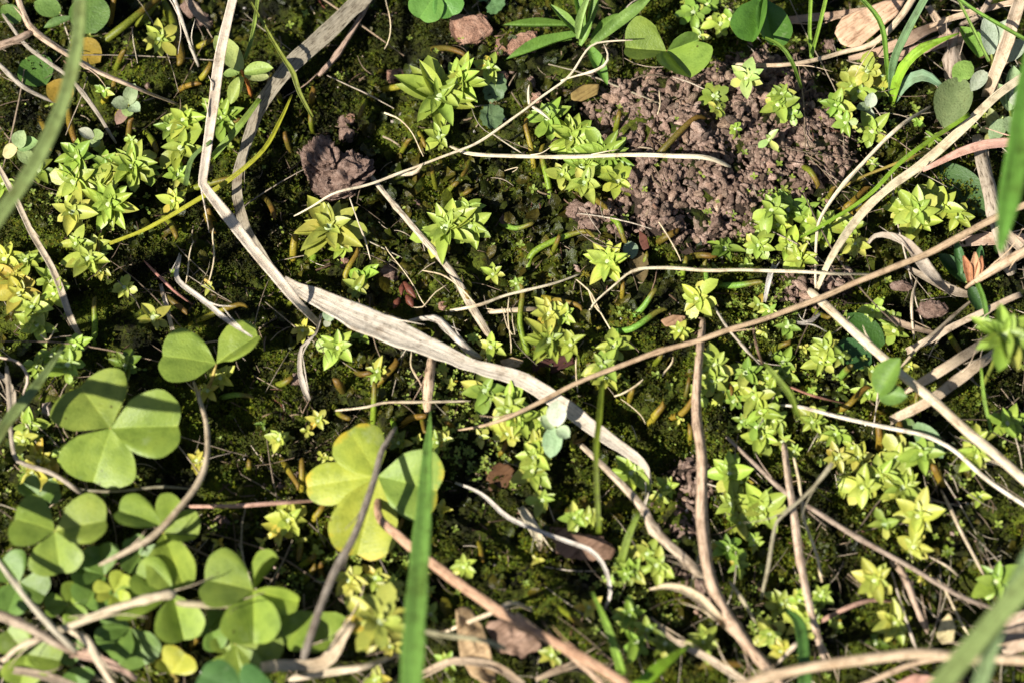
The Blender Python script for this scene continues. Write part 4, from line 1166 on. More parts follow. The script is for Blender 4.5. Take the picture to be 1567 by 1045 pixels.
def build_plants():
    hg = S(120, 160, 66); hg2 = S(140, 176, 84)
    plant('hairy_leaved_plant', 'plant with long hairy lance leaves at the top edge', 'plant', 892, 52, [
        (892, 52, .5, 772, 88, .55, 22, 10, LANCE[0], hg), (880, 40, .5, 768, 36, .6, 15, -15, LANCE[1], hg), (900, 70, .5, 930, 128, .4, 22, 0, LANCE[0], hg),
        (905, 68, .6, 1000, -8, 1.0, 21, 10, LANCE[2], hg2), (890, 62, .6, 842, 4, .9, 16, 0, LANCE[1], hg2), (893, 50, .6, 880, -25, 1.0, 15, 0, LANCE[1], hg2),
        (898, 48, .6, 914, -22, 1.0, 15, 20, LANCE[0], hg), (888, 70, .6, 905, 30, .9, 14, 0, LANCE[0], hg2), (875, 60, .5, 840, 58, .5, 14, 0, LANCE[2], hg2),
        (905, 60, .55, 945, 20, .7, 16, 0, LANCE[0], hg), (885, 60, .7, 900, -10, 1.3, 14, -20, LANCE[1], S(160, 190, 110))], M['leaf'], stem=False)
    sg = S(118, 146, 98)
    plant('scalloped_leaf_plant', 'seedling with small round scalloped grey green leaves below pink stone chips', 'seedling', 752, 160, [
        (750, 158, .2, 764, 112, .35, 36, 12, SCALLOP, sg), (752, 160, .2, 754, 198, .3, 38, 0, SCALLOP, sg)], M['leaf'], stem_col=S(120, 100, 60))
    plant('scalloped_leaf_plant', 'scalloped green leaf pair at the top edge right of the cut clover', 'seedling', 752, 10, [
        (748, 4, .3, 770, 12, .35, 40, 0, SCALLOP, S(110, 150, 90)), (745, 2, .3, 738, -26, .4, 40, 0, SCALLOP, S(110, 150, 90))], M['leaf'])
    # woolly plants
    wo = S(196, 206, 178); wg = S(170, 190, 140)
    plant('woolly_plant', 'white felted plant with paddle leaves in the top right corner', 'woolly plant', 1520, 105, [
        (1517, 84, .8, 1510, 24, 1.2, 30, 10, OVAL[0], wo), (1532, 92, .8, 1572, 62, 1.1, 34, -10, OVAL[0], wo), (1508, 110, .7, 1486, 140, .7, 24, 0, OVAL[1], wo),
        (1500, 88, .6, 1470, 40, .7, 34, 15, OVAL[1], S(140, 180, 80)), (1525, 80, .8, 1540, 30, 1.1, 26, -20, OVAL[1], wo)], M['felt'], group='woolly plants')
    plant('woolly_plant', 'grey green felted spade leaf between the grass tuft and crossing straws', 'woolly plant', 1452, 130, [
        (1470, 122, .5, 1446, 198, .5, 60, 8, OVAL[1], S(140, 156, 104)), (1462, 124, .5, 1486, 92, .6, 34, 0, OVAL[2], S(150, 180, 90))], M['felt'], group='woolly plants')
    plant('woolly_plant', 'pale felted shoot with stacked leaves at the right edge', 'woolly plant', 1545, 190, [
        (1545, 168, .7, 1552, 100, .95, 32, 15, OVAL[1], wg), (1548, 160, .8, 1580, 120, 1.0, 30, 0, OVAL[0], wo), (1545, 170, .7, 1528, 128, .9, 22, 0, OVAL[1], wg),
        (1540, 180, .6, 1562, 210, .7, 28, 0, OVAL[0], wg), (1536, 184, .5, 1516, 214, .5, 26, 0, OVAL[0], wg), (1550, 176, .7, 1580, 180, .8, 26, 20, OVAL[1], wg)], M['felt'], group='woolly plants')
    plant('woolly_plant', 'white woolly seedling with round top leaf on the wide dead grass leaf', 'woolly plant', 848, 660, [
        (850, 652, .9, 853, 612, 1.1, 30, 0, OVAL[0], S(226, 232, 206)), (846, 655, .8, 828, 636, .9, 22, 0, OVAL[1], S(190, 208, 160)), (848, 652, .8, 842, 700, .7, 30, 0, OVAL[0], S(178, 204, 158)),
        (852, 656, .8, 872, 668, .8, 22, 0, OVAL[1], S(196, 214, 170))], M['felt'], group='woolly plants')
    plant('woolly_plant', 'grey green woolly seedling below the blurred forked twig', 'woolly plant', 196, 165, [
        (197, 160, .5, 206, 128, .7, 24, 0, OVAL[1], S(178, 196, 148)), (195, 162, .5, 170, 158, .6, 24, 0, OVAL[1], S(184, 200, 158)), (199, 163, .5, 214, 170, .6, 22, 0, OVAL[1], S(184, 200, 158)),
        (194, 165, .4, 178, 190, .4, 20, 0, OVAL[0], S(180, 150, 130)), (198, 165, .5, 192, 178, .5, 20, 0, OVAL[0], S(170, 190, 120))], M['felt'], group='woolly plants')
    plant('woolly_plant', 'felted green shoot left behind the blurred bluish blade', 'woolly plant', 26, 228, [
        (27, 226, .6, 36, 200, .8, 26, 0, OVAL[1], S(176, 200, 140)), (26, 228, .6, 2, 236, .5, 26, 0, OVAL[0], S(230, 214, 160)), (28, 228, .6, 58, 216, .7, 26, 0, OVAL[1], S(160, 190, 120)), (28, 230, .6, 52, 250, .5, 24, 0, OVAL[0], S(180, 196, 130))], M['felt'], group='woolly plants')
    plant('woolly_plant', 'tiny woolly bud under the blurred bluish blade', 'woolly plant', 143, 212, [
        (143, 212, .45, 120, 198, .55, 18, 0, OVAL[1], S(210, 210, 180)), (143, 212, .45, 158, 204, .5, 22, 0, OVAL[1], S(176, 196, 130)), (143, 212, .45, 146, 226, .4, 20, 0, OVAL[0], S(186, 200, 140))], M['felt'], group='woolly plants')
    plant('woolly_plant', 'tiny grey woolly seedling below the grass tuft', 'woolly plant', 1331, 160, [
        (1330, 165, .45, 1336, 142, .6, 20, 0, OVAL[1], wo), (1330, 165, .45, 1310, 166, .5, 16, 0, OVAL[1], wg), (1330, 166, .45, 1330, 196, .4, 18, 0, OVAL[0], wo)], M['felt'], group='woolly plants')
    plant('woolly_plant', 'round pale bud leaf on the wide dead grass leaf left end', 'woolly plant', 503, 482, [
        (503, 492, .5, 504, 470, .6, 20, 0, OVAL[0], S(170, 190, 150)), (503, 490, .5, 498, 500, .5, 12, 0, OVAL[0], S(200, 200, 170))], M['felt'], group='woolly plants')
    plant('woolly_plant', 'grey green crumpled leaf at the lower left edge of the worm casts', 'woolly plant', 966, 385, [
        (962, 370, .35, 968, 395, .4, 24, 0, OVAL[0], S(150, 170, 140)), (975, 385, .3, 984, 432, .3, 30, 15, OVAL[1], S(120, 104, 70))], M['felt'], group='woolly plants')
    dkg = S(86, 118, 62)
    plant('lance_leaved_plant', 'dark lance leaf lying in shade under the pink dry blade', 'leaf', 1425, 262, [(1424, 254, .15, 1520, 326, .35, 62, 6, OVAL[0], dkg)], M['leaf'], stem=False)
    plant('lance_leaved_plant', 'dark green leaves cupping the brown split seed pod', 'seedling', 1480, 425, [
        (1478, 432, .3, 1436, 388, .5, 26, 0, OVAL[1], S(66, 100, 48)), (1470, 420, .4, 1464, 368, .6, 16, 0, LANCE[0], S(78, 120, 60)), (1492, 424, .4, 1502, 374, .6, 16, 0, LANCE[0], S(78, 120, 60)), (1484, 440, .3, 1505, 480, .3, 26, 0, OVAL[1], S(66, 100, 48))], M['leaf'])
    plant('lance_leaved_plant', 'dark green leaf pressed behind the thick cream straw', 'leaf', 1310, 500, [
        (1350, 530, .15, 1298, 478, .3, 42, 0, OVAL[0], S(70, 108, 40)), (1330, 560, .1, 1285, 520, .25, 46, 0, OVAL[0], S(70, 112, 58))], M['leaf'], stem=False)
    plant('lance_leaved_plant', 'folded green leaf resting on the thick cream straw', 'leaf', 1372, 610, [
        (1345, 602, 1.3, 1376, 548, 1.8, 42, -20, OVAL[1], S(120, 156, 64)), (1345, 602, 1.3, 1388, 606, 1.5, 32, 20, OVAL[1], S(126, 166, 80))], M['leaf'])
    plant('lance_leaved_plant', 'pale green pointed leaf under the thin white stem right of centre', 'leaf', 1430, 690, [
        (1400, 648, .6, 1444, 700, .5, 34, 10, OVAL[0], S(150, 180, 120)), (1392, 640, .5, 1384, 668, .4, 26, 0, OVAL[0], S(110, 140, 60))], M['leaf'], stem=False)
    plant('lance_leaved_plant', 'seedling with pale lance leaves over the pale kinked straw', 'seedling', 385, 150, [
        (369, 108, 1.0, 329, 52, 1.1, 36, 5, OVAL[0], S(192, 204, 116)), (374, 112, 1.0, 418, 104, 1.1, 24, 0, OVAL[1], S(170, 190, 96)), (372, 118, .9, 352, 160, .7, 24, 10, OVAL[1], S(176, 194, 96)),
        (374, 116, .9, 412, 118, .8, 18, 20, OVAL[1], S(206, 212, 140)), (366, 112, .9, 340, 112, .8, 16, 0, OVAL[0], S(150, 170, 90))], M['leaf'], stem_col=S(190, 120, 60))
    # round leaves in the top left corner
    rg_ = S(108, 140, 62); ye = S(176, 146, 54)
    for lab, a in (('round dark green leaf at the top edge behind the blurred bluish blade', (138, 52, .4, 136, -12, .6, 66, 0, OVAL[0], rg_)),
                   ('upper yellow orange round leaf behind the blurred bluish blade', (112, 66, .3, 152, 92, .4, 48, 0, OVAL[0], ye)),
                   ('lower yellow orange round leaf behind the blurred bluish blade', (110, 152, .25, 72, 128, .4, 44, 0, OVAL[0], ye)),
                   ('green oval leaf in the shade left of the yellow round leaves', (40, 90, .3, 70, 128, .3, 60, 0, OVAL[0], S(92, 130, 50))),
                   ('green oval leaf under the blurred forked twig', (92, 20, .5, 52, 2, .6, 36, 0, OVAL[0], S(130, 160, 80))),
                   ('narrow green leaf under the blurred forked twig', (108, 28, .5, 66, 42, .5, 16, 0, LANCE[0], S(120, 150, 80))),
                   ('green leaf in the extreme top left corner', (30, 34, .4, 2, 8, .5, 30, 0, OVAL[0], S(120, 150, 70)))):
        plant('round_leaf', lab, 'leaf', a[0], a[1], [a], M['leaf'], group='leaves in the top left corner')

# ------------------------------------------------------------------ grass tuft and green blades
def to_world(pts):
    return [P(*p) for p in pts]

def widths(w, n):
    if not isinstance(w, (list, tuple)): w = [w]
    w = [x * 0.78 for x in w]
    if len(w) == n: return [x * PX for x in w]
    t = [i / (n - 1) * (len(w) - 1) for i in range(n)]
    out = []
    for v in t:
        i = min(int(v), max(0, len(w) - 2))
        out.append((w[i] + (w[min(i + 1, len(w) - 1)] - w[i]) * (v - i)) * PX)
    return out

def strand(name, label, cat, kind, col, pts, w, mat=None, group=None, parent=None, **kw):
    """a stem, blade, dead leaf or thread along a path: pts (px, py, height)"""
    if parent is None and kind in ('stem', 'bark', 'dead'):
        pts = list(pts)
        for e in (0, -1):
            x_, y_, h_ = pts[e]
            if 12 < x_ < 1555 and 12 < y_ < 1033 and h_ <= 1.0: pts[e] = (x_, y_, min(h_, 0.2))
    rs = random.Random(int(pts[0][0] * 5 + pts[0][1] * 3 + 1))
    if kind == 'bark' and 'knots' not in kw: kw['knots'] = tuple(rs.uniform(.12, .88) for _ in range(rs.choice((1, 1, 2))))
    if kind == 'stem' and 'knots' not in kw and rs.random() < .5: kw['knots'] = (rs.uniform(.2, .8),)
    W = to_world(pts); wid = widths(w, len(pts)); seed = int(pts[0][0] * 7 + pts[-1][1] * 3)
    if kind == 'stem':
        me = tube_mesh(name, W, wid, sides=kw.pop('sides', 12), seed=seed, flat=kw.pop('flat', 0.8), wob=kw.pop('wob', 0.015), **kw); m = mat or M['straw']
    elif kind == 'bark':
        me = tube_mesh(name, W, wid, sides=16, seed=seed, flat=0.85, groove=0.12, wob=kw.pop('wob', 0.02), **kw); m = mat or M['bark']
    elif kind == 'thread':
        me = tube_mesh(name, W, wid, sides=6, seed=seed, groove=0, wob=kw.pop('wob', 0.06), per_cm=10, **kw); m = mat or M['thread']
    elif kind == 'dead':
        me = blade_mesh(name, W, wid, seed=seed, curl=kw.pop('curl', 0.3), ribs=kw.pop('ribs', 0.06), wob=0.05, edge=kw.pop('edge', 0.25), **kw); m = mat or M['deadleaf']
    elif kind == 'blade':
        me = blade_mesh(name, W, wid, seed=seed, curl=kw.pop('curl', 0.1), ribs=0.015, fold=kw.pop('fold', 0.3), thick=0.06, **kw); m = mat or M['blade']
    if kind in ('stem', 'bark', 'dead') and m is not M['blade']:
        g_ = (col[0] * .4 + col[1] * .5 + col[2] * .1) * 0.97
        col = tuple(c * .68 + g_ * k_ * .32 for c, k_ in zip(col[:3], (1, .95, .85))) + (1,)
    base = W[0].copy(); base.z = min(p.z for p in W)
    if parent is None:
        me.transform(Matrix.Translation(-base))
        o = link(name, me, m, None, col); o.location = base
        tag(o, label, cat, group)
        if kind in ('bark', 'dead', 'stem') and max(wid) > 0.075:
            for _ in range(rs.choice((1, 2, 2, 3))):
                k_ = rs.randrange(len(W) - 1); t_ = rs.random(); A = W[k_].lerp(W[k_ + 1], t_); d_ = (W[k_ + 1] - W[k_]).normalized() * rs.choice((1, -1))
                s_ = Vector((-d_.y, d_.x, 0)).normalized() * rs.choice((1, -1)); L_ = rs.uniform(.25, .8); w_ = wid[k_] * .42
                A = A + s_ * w_ * .8 + Vector((0, 0, w_ * .4))
                fm = tube_mesh('fibre', [A, A + d_ * L_ * .5 + s_ * L_ * .08 + Vector((0, 0, .02)), A + d_ * L_ + s_ * L_ * rs.uniform(.12, .4) + Vector((0, 0, rs.uniform(-.08, .1)))], [.022, .02, .008], sides=5, groove=0, per_cm=8, seed=rs.randrange(99))
                fm.transform(Matrix.Translation(-base)); link('fibre', fm, M['thread'], o, tuple(c * 1.1 for c in col[:3]) + (1,))
    else:
        me.transform(Matrix.Translation(-parent.location))
        o = link(name, me, m, parent, col)
    return o

TAN, CREAM, PALE, GREY, BROWN, PINK = S(196, 166, 128), S(226, 206, 168), S(228, 214, 190), S(186, 172, 152), S(158, 116, 76), S(206, 158, 132)

def build_straws():
    st = lambda *a, **k: strand('dry_straw', *a, group='dry straws and stems', **k)
    # the long grey dead leaf from the top edge to the centre, and the kinked straw over it
    strand('dead_grass_leaf', 'widest dry grass leaf, pale grey, lying through the centre', 'dead leaf', 'dead', S(220, 204, 178),
           [(432, 424, .42), (460, 444, .52), (500, 464, .64), (545, 484, .72), (600, 506, .75), (662, 532, .7), (725, 560, .62), (790, 578, .6), (842, 606, .62), (900, 650, .6), (960, 690, .5), (988, 716, .45), (992, 745, .4), (984, 775, .3)],
           [14, 28, 46, 58, 56, 42, 26, 30, 30, 30, 22, 12, 8, 6], roll=[12, 0, -5, -10, -8, -5, 0, 10, 12, 10, 0, 30, 60, 60], curl=0.16, ribs=0.02, across=16, per_cm=8)
    strand('dead_grass_leaf', 'dark grey fibrous dead leaf from the top edge behind the kinked straw', 'dead leaf', 'dead', S(150, 138, 112),
           [(562, -12, .55), (500, 52, .55), (440, 108, .5), (398, 168, .45), (375, 225, .4), (365, 285, .35), (374, 342, .3), (400, 392, .25), (425, 428, .15)],
           [40, 39, 36, 30, 24, 24, 24, 24, 16], roll=[0, 0, 0, 10, 25, 30, 30, 25, 10], curl=0.3, ribs=0.06, across=14, per_cm=8, mat=M['bark'])
    st('pale kinked straw hanging from the top edge, left of centre', 'straw', 'dead', S(236, 214, 184),
       [(360, -14, 1.5), (337, 84, 1.4), (328, 151, 1.3), (320, 205, 1.25), (312, 262, 1.2), (310, 280, 1.19), (313, 288, 1.17), (330, 311, 1.1), (362, 350, 1.0), (402, 400, .95), (450, 456, .9), (494, 500, .7)],
       [18, 20, 20, 19, 17, 17, 19, 21, 22, 22, 20, 14], curl=0.35, roll=-6, edge=0.05, thick=0.25)
    st('brown twig beside the grey dead leaf near the top edge', 'twig', 'bark', S(170, 136, 112), [(570, -6, .4), (545, 40, .35), (518, 80, .3), (488, 116, .2)], [8, 10, 11, 13])
    st('grey straw slanting between soil lump and largest dry leaf', 'straw', 'bark', S(200, 180, 148), [(563, 264, .55), (602, 312, .45), (645, 362, .4), (690, 416, .38), (722, 470, .35), (752, 518, .3)], [8, 10, 12, 14, 17, 12])
    g = strand('dry_flower_stem', 'long thin pale flower stem with dry branches across the upper middle', 'stem', 'stem', S(232, 212, 170),
           [(450, 331, .75), (505, 300, .8), (560, 284, .8), (622, 260, .78), (700, 232, .8), (742, 212, .85), (795, 176, .9), (838, 140, .95), (872, 112, 1.0), (905, 72, 1.1), (932, 64, 1.1), (968, 62, 1.1)], [4, 5, 6, 5, 6, 5.5, 5.5, 5, 5, 4.5, 4, 3], sides=8, wob=0.05)
    for pts, w in (([(858, 124, .98), (885, 116, 1.0), (912, 108, 1.0), (928, 98, 1.05), (931, 84, 1.1), (924, 68, 1.1)], [4, 4, 7, 7, 4, 3]), ([(810, 160, .92), (809, 146, 1.0), (810, 130, 1.1)], [7, 5, 2]), ([(812, 162, .9), (828, 172, .85), (842, 184, .8)], [5, 8, 3]),
                   ([(535, 303, .8), (548, 340, .6), (560, 370, .4), (567, 398, .3)], [2.5, 3, 3, 2.5]), ([(648, 250, .8), (634, 265, .7), (606, 268, .6)], [3, 12, 8]), ([(752, 204, .85), (778, 222, .6), (800, 236, .5)], [2.5, 3, 3])):
        strand('branch', None, None, 'stem', S(228, 208, 170), pts, w, parent=g, sides=6)
    st('pale straight straw running onto the worm casts', 'straw', 'stem', S(232, 212, 168), [(688, 224, .55), (722, 236, .6), (800, 240, .65), (880, 240, .7), (960, 238, .55), (1030, 239, .5), (1082, 242, .48), (1118, 256, .4)], [6, 8, 8, 8, 9, 9, 11, 8], flat=0.6)
    st('thin level straw below the worm casts with trailing thread', 'straw', 'stem', S(222, 204, 160), [(890, 506, .3), (905, 470, .4), (938, 440, .5), (971, 414, .6), (1010, 409, .62), (1100, 413, .6), (1180, 415, .6), (1260, 418, .6), (1338, 420, .5)], [2.5, 3, 4, 6, 7.5, 7.5, 7.5, 7, 5], sides=8, wob=0.04)
    st('long tan-brown straw crossing from centre to the right edge', 'straw', 'stem', S(196, 160, 112), [(700, 658, .7), (762, 645, .75), (830, 612, .8), (900, 579, .82), (975, 551, .85), (1076, 517, .9), (1180, 486, .95), (1282, 445, 1.0), (1408, 394, 1.1), (1505, 342, 1.2), (1590, 305, 1.3)], [4, 7, 9, 9, 10, 10, 10, 11, 13, 14, 14], wob=0.03)
    st('thick cream straw slanting to the right edge', 'straw', 'stem', S(222, 198, 156), [(1238, 444, .9), (1300, 500, 1.0), (1361, 554, 1.1), (1432, 616, 1.25), (1519, 691, 1.4), (1600, 762, 1.5)], [17, 18, 18, 19, 19, 19], flat=0.75, wob=0.04)
    st('upright brown stalk right of centre with dark node near its foot', 'stalk', 'bark', S(200, 162, 124), [(1076, 488, .6), (1068, 560, .65), (1065, 636, .7), (1074, 704, .75), (1075, 790, .8), (1082, 868, .85), (1104, 925, .9), (1140, 980, 1.0), (1198, 1050, 1.1)], [12, 15, 17, 19, 20, 20, 21, 19, 18], knots=(0.83,))
    st('slim upright brown straw lower right', 'straw', 'bark', S(206, 172, 138), [(1200, 678, .7), (1210, 760, .75), (1224, 848, .8), (1240, 930, .85), (1262, 1015, .9)], [11, 14, 14, 13, 12])
    st('grey-brown twig slanting across the lower right', 'twig', 'bark', S(168, 142, 118), [(1112, 668, .5), (1190, 742, .55), (1252, 785, .6), (1330, 832, .6), (1402, 872, .6), (1470, 912, .6), (1540, 936, .6)], [7, 9, 10, 10, 9, 9, 9], wob=0.04)
    st('broad tan straw dropping from the top right corner', 'straw', 'dead', S(222, 192, 152), [(1566, -14, 1.3), (1534, 84, 1.2), (1508, 152, 1.0)], [26, 25, 20], curl=0.6, thick=.25)
    st('wide cream straw arching from right edge to the worm casts', 'straw', 'dead', S(232, 212, 162), [(1600, 92, 1.1), (1532, 142, 1.1), (1475, 196, 1.05), (1415, 248, 1.0), (1348, 298, .95), (1305, 345, .9), (1270, 398, .8), (1250, 444, .7)], [16, 18, 19, 19, 18, 16, 12, 8], curl=0.45, thick=.25, edge=.05)
    st('thin pale bent straw left of the wide arching one', 'straw', 'stem', S(232, 210, 168), [(1424, 163, .9), (1381, 191, .9), (1335, 234, .85), (1291, 281, .8), (1258, 328, .7), (1249, 360, .65), (1248, 442, .5)], [6, 8, 8, 8, 7, 6, 5], sides=8)
    st('pinkish flat dry blade entering from the right edge', 'straw', 'dead', S(222, 160, 132), [(1600, 216, 1.4), (1520, 222, 1.35), (1470, 235, 1.25), (1412, 262, 1.1)], [22, 20, 18, 8], curl=.4, edge=.08)
    st('grey fibrous stalk running down under the pinkish blade', 'stalk', 'bark', S(168, 150, 124), [(1496, 210, .6), (1512, 285, .55), (1530, 360, .5), (1548, 420, .45)], [26, 30, 30, 26])
    st('short grey bark strip between felted leaves at upper right', 'bark strip', 'bark', S(160, 138, 116), [(1466, 48, .5), (1458, 90, .45), (1454, 128, .4)], [28, 30, 24])
    st('bent tan straw crossing above the worm casts to the top edge', 'straw', 'stem', S(212, 182, 140), [(1122, 98, .45), (1180, 101, .5), (1232, 96, .55), (1290, 81, .7), (1338, 67, .85), (1375, 30, 1.0), (1402, -10, 1.1)], [6, 9, 9, 10, 13, 15, 15])
    st('red-tinted green stem leaning over the right cluster', 'stem', 'stem', S(168, 150, 70), [(1442, 226, .9), (1400, 240, .8), (1350, 258, .7), (1310, 275, .6), (1284, 292, .5)], [6, 7, 6, 5, 4], sides=8, mat=M['blade'])
    st('long tan stalk sloping to the bottom edge right of the wide green blade', 'stalk', 'bark', S(194, 142, 98), [(585, 728, .9), (580, 786, 1.0), (612, 820, 1.15), (669, 866, 1.3), (722, 905, 1.4), (774, 940, 1.5), (846, 980, 1.6), (897, 1008, 1.65), (965, 1050, 1.7)], [13, 15, 18, 19, 19, 19, 18, 18, 18], wob=0.04)
    st('second tan stalk strand splitting off toward the bottom edge', 'stalk', 'bark', S(200, 160, 120), [(790, 938, 1.2), (850, 985, 1.2), (890, 1015, 1.1), (925, 1050, 1.1)], [8, 9, 10, 10])
    st('dark grey leaning stem over the yellowing clover leaf', 'stem', 'stem', S(140, 126, 108), [(606, 653, 1.2), (594, 672, 1.3), (584, 692, 1.35), (570, 745, 1.45), (545, 812, 1.55), (514, 872, 1.6), (490, 932, 1.6), (464, 1008, 1.55)], [7, 10, 12, 13, 14, 15, 15, 15], mat=M['bark'], flat=0.9)
    st('pink clover runner ending at the yellowing clover leaf', 'runner', 'stem', S(204, 150, 122), [(488, 765, .45), (430, 769, .5), (360, 774, .5), (285, 774, .45)], [6, 9, 9, 8], sides=9)
    st('curved tan stalk over the lower left clover patch', 'stalk', 'stem', S(206, 180, 138), [(296, 583, .5), (304, 606, .8), (316, 650, 1.2), (318, 694, 1.5), (306, 732, 1.6), (281, 769, 1.7), (238, 817, 1.75), (197, 842, 1.75), (152, 864, 1.7)], [6, 8, 9, 11, 12, 12, 12, 11, 7])
    st('thin grey straw slanting at the left edge over clover', 'straw', 'stem', S(190, 176, 144), [(-14, 842, 1.6), (34, 907, 1.7), (78, 958, 1.7), (116, 996, 1.6)], [9, 11, 12, 10])
    st('knotted pale straw with pale joint over the clover patch', 'straw', 'stem', S(212, 190, 146), [(90, 964, 1.5), (136, 947, 1.55), (190, 926, 1.6), (245, 911, 1.65), (268, 908, 1.6)], [14, 14, 15, 16, 24])
    st('dull straw continuing right from the knotted pale joint', 'straw', 'stem', S(176, 160, 112), [(270, 922, 1.2), (316, 925, 1.2), (362, 926, 1.15), (398, 928, 1.0)], [13, 14, 12, 8])
    st('thick grey-brown straw at the left edge below the clover', 'straw', 'bark', S(170, 146, 118), [(-14, 934, 1.3), (41, 958, 1.4), (76, 978, 1.4), (118, 1000, 1.3)], [15, 16, 16, 12])
    st('pale straw bending down to the bottom edge at left', 'straw', 'stem', S(220, 196, 156), [(104, 962, 1.3), (134, 980, 1.4), (152, 1012, 1.4), (178, 1054, 1.4)], [10, 14, 13, 12])
    st('short pale straw rising from the left edge near the bottom', 'straw', 'stem', S(216, 190, 150), [(4, 1012, 1.2), (30, 990, 1.3), (66, 974, 1.4)], [9, 11, 10])
    st('pink flattened straw near the bottom left corner', 'straw', 'dead', S(214, 168, 138), [(82, 996, 1.0), (120, 1000, 1.05), (164, 1012, 1.1), (210, 1038, 1.05)], [16, 16, 14, 10])
    st('bent pale straw at the bottom left of the wide green blade', 'straw', 'dead', S(226, 198, 152), [(362, 1030, 1.0), (420, 1020, 1.1), (490, 1016, 1.15), (512, 994, 1.2), (526, 970, 1.2), (540, 952, 1.2)], [14, 20, 24, 24, 22, 14], curl=.5, thick=.3)
    st('cream straw lying along the bottom under the bent pale one', 'straw', 'stem', S(226, 200, 158), [(442, 1038, .9), (514, 1027, .9), (560, 1018, .9), (618, 996, .85)], [14, 16, 12, 10])
    st('short cream straw crossing the long tan stalk', 'straw', 'stem', S(222, 198, 156), [(680, 966, .9), (754, 936, 1.0), (784, 922, 1.0), (816, 934, .9)], [8, 9, 9, 7], sides=8)
    st('grey green thin stem crossing the foot of the wide green blade', 'stem', 'stem', S(176, 168, 116), [(618, 957, 2.3), (676, 970, 2.2), (738, 979, 2.1), (774, 992, 1.9)], [8, 9, 9, 12], sides=8)
    st('long white curved straw left of the lower middle', 'straw', 'dead', S(228, 216, 198), [(696, 738, .5), (737, 755, .55), (778, 790, .6), (828, 812, .65), (872, 829, .7), (906, 844, .7), (926, 870, .65), (934, 905, .6), (926, 932, .5)], [5, 7, 8, 8, 8, 8, 8, 7, 5], curl=.6, thick=.3)
    st('tan stalk slanting from the widest dry leaf to the upright stalk', 'stalk', 'bark', S(198, 172, 138), [(884, 676, .5), (938, 727, .6), (984, 778, .7), (1000, 810, .72), (1050, 857, .75), (1092, 896, .75)], [10, 13, 16, 17, 17, 15])
    st('cream split straw curling at the foot of the upright stalk', 'straw', 'dead', S(226, 200, 150), [(990, 902, .6), (1030, 899, .8), (1066, 914, .9), (1100, 948, .9), (1126, 968, .9)], [6, 14, 18, 16, 10], curl=.7)
    st('pale straw sloping to the bottom edge right of middle', 'straw', 'dead', S(222, 194, 154), [(992, 938, .6), (1032, 979, .7), (1083, 1006, .8), (1146, 1048, .9)], [5, 9, 14, 14])
    st('short pale straw beside the foot of the upright stalk', 'straw', 'stem', S(206, 190, 144), [(1116, 888, .6), (1136, 918, .7), (1158, 954, .6)], [5, 8, 6])
    st('long tan straw along the bottom right edge', 'straw', 'stem', S(208, 174, 128), [(1120, 1052, 1.6), (1215, 1026, 1.7), (1317, 1009, 1.8), (1402, 999, 1.8), (1487, 1006, 1.8), (1600, 1010, 1.8)], [18, 19, 20, 20, 18, 20])
    st('second tan straw under the one along the bottom right', 'straw', 'stem', S(196, 160, 118), [(1310, 1052, 1.0), (1402, 1014, 1.2), (1470, 1004, 1.3), (1540, 990, 1.3)], [10, 10, 10, 10])
    st('thin white stem running below the thick cream straw', 'stem', 'stem', S(226, 212, 184), [(1184, 620, .4), (1222, 622, .5), (1288, 638, .55), (1365, 655, .6), (1415, 666, .65), (1462, 690, .65), (1510, 733, .7), (1590, 786, .7)], [4, 7, 8, 9, 9, 9, 9, 9], sides=8)
    st('broken brown stem hanging below the slanting twig', 'twig', 'bark', S(190, 156, 124), [(1366, 856, .5), (1384, 880, .6), (1400, 922, .6), (1420, 968, .5)], [20, 12, 11, 8])
    st('thin pale stem beside the broken brown one', 'twig', 'stem', S(206, 186, 160), [(1362, 868, .5), (1380, 928, .5), (1402, 992, .45)], [4, 5, 7], sides=7)
    st('short red-brown twig lying left of the broken stem', 'twig', 'bark', S(180, 130, 104), [(1256, 950, .5), (1300, 928, .5), (1337, 918, .45), (1378, 922, .4)], [10, 8, 7, 4])
    st('tan straw leaning at the right below the thin white stem', 'straw', 'stem', S(206, 182, 142), [(1438, 745, .5), (1456, 780, .55), (1474, 818, .6), (1506, 880, .6)], [5, 7, 7, 6], sides=8)
    st('grey green dried stem with bent tip beside slim upright straw', 'stem', 'stem', S(160, 150, 112), [(1274, 708, 1.2), (1242, 748, 1.1), (1200, 788, 1.0), (1188, 804, .95), (1175, 866, .8), (1165, 916, .6)], [12, 6, 6, 7, 8, 6], sides=8)
    st('forked twig blurred in the top left corner', 'twig', 'bark', S(206, 172, 136), [(24, -14, 2.4), (36, 22, 2.3), (52, 48, 2.2), (100, 82, 1.9), (144, 108, 1.5), (210, 136, 1.2), (272, 160, .9)], [11, 11, 14, 12, 9, 8, 5])
    st('side arm of the blurred twig reaching the left edge', 'twig', 'bark', S(206, 168, 134), [(52, 48, 2.2), (24, 62, 2.3), (-14, 76, 2.4)], [12, 13, 16])
    st('grey straw running under the blurred twig', 'straw', 'bark', S(160, 146, 124), [(4, 22, .5), (37, 67, .55), (75, 96, .55), (110, 122, .55), (144, 166, .5), (178, 220, .4)], [6, 8, 8, 8, 9, 6])
    st('short grey straw at the left edge below the twig arm', 'straw', 'bark', S(168, 154, 134), [(-8, 92, .5), (37, 134, .5), (86, 158, .45)], [8, 8, 7])
    st('tan straw slanting down the left side between rosettes', 'straw', 'dead', S(204, 184, 150), [(-6, 248, .6), (27, 311, .65), (47, 354, .65), (67, 388, .6), (86, 424, .55), (108, 486, .5), (130, 526, .4)], [9, 12, 12, 12, 13, 13, 8], curl=.6, thick=.3)
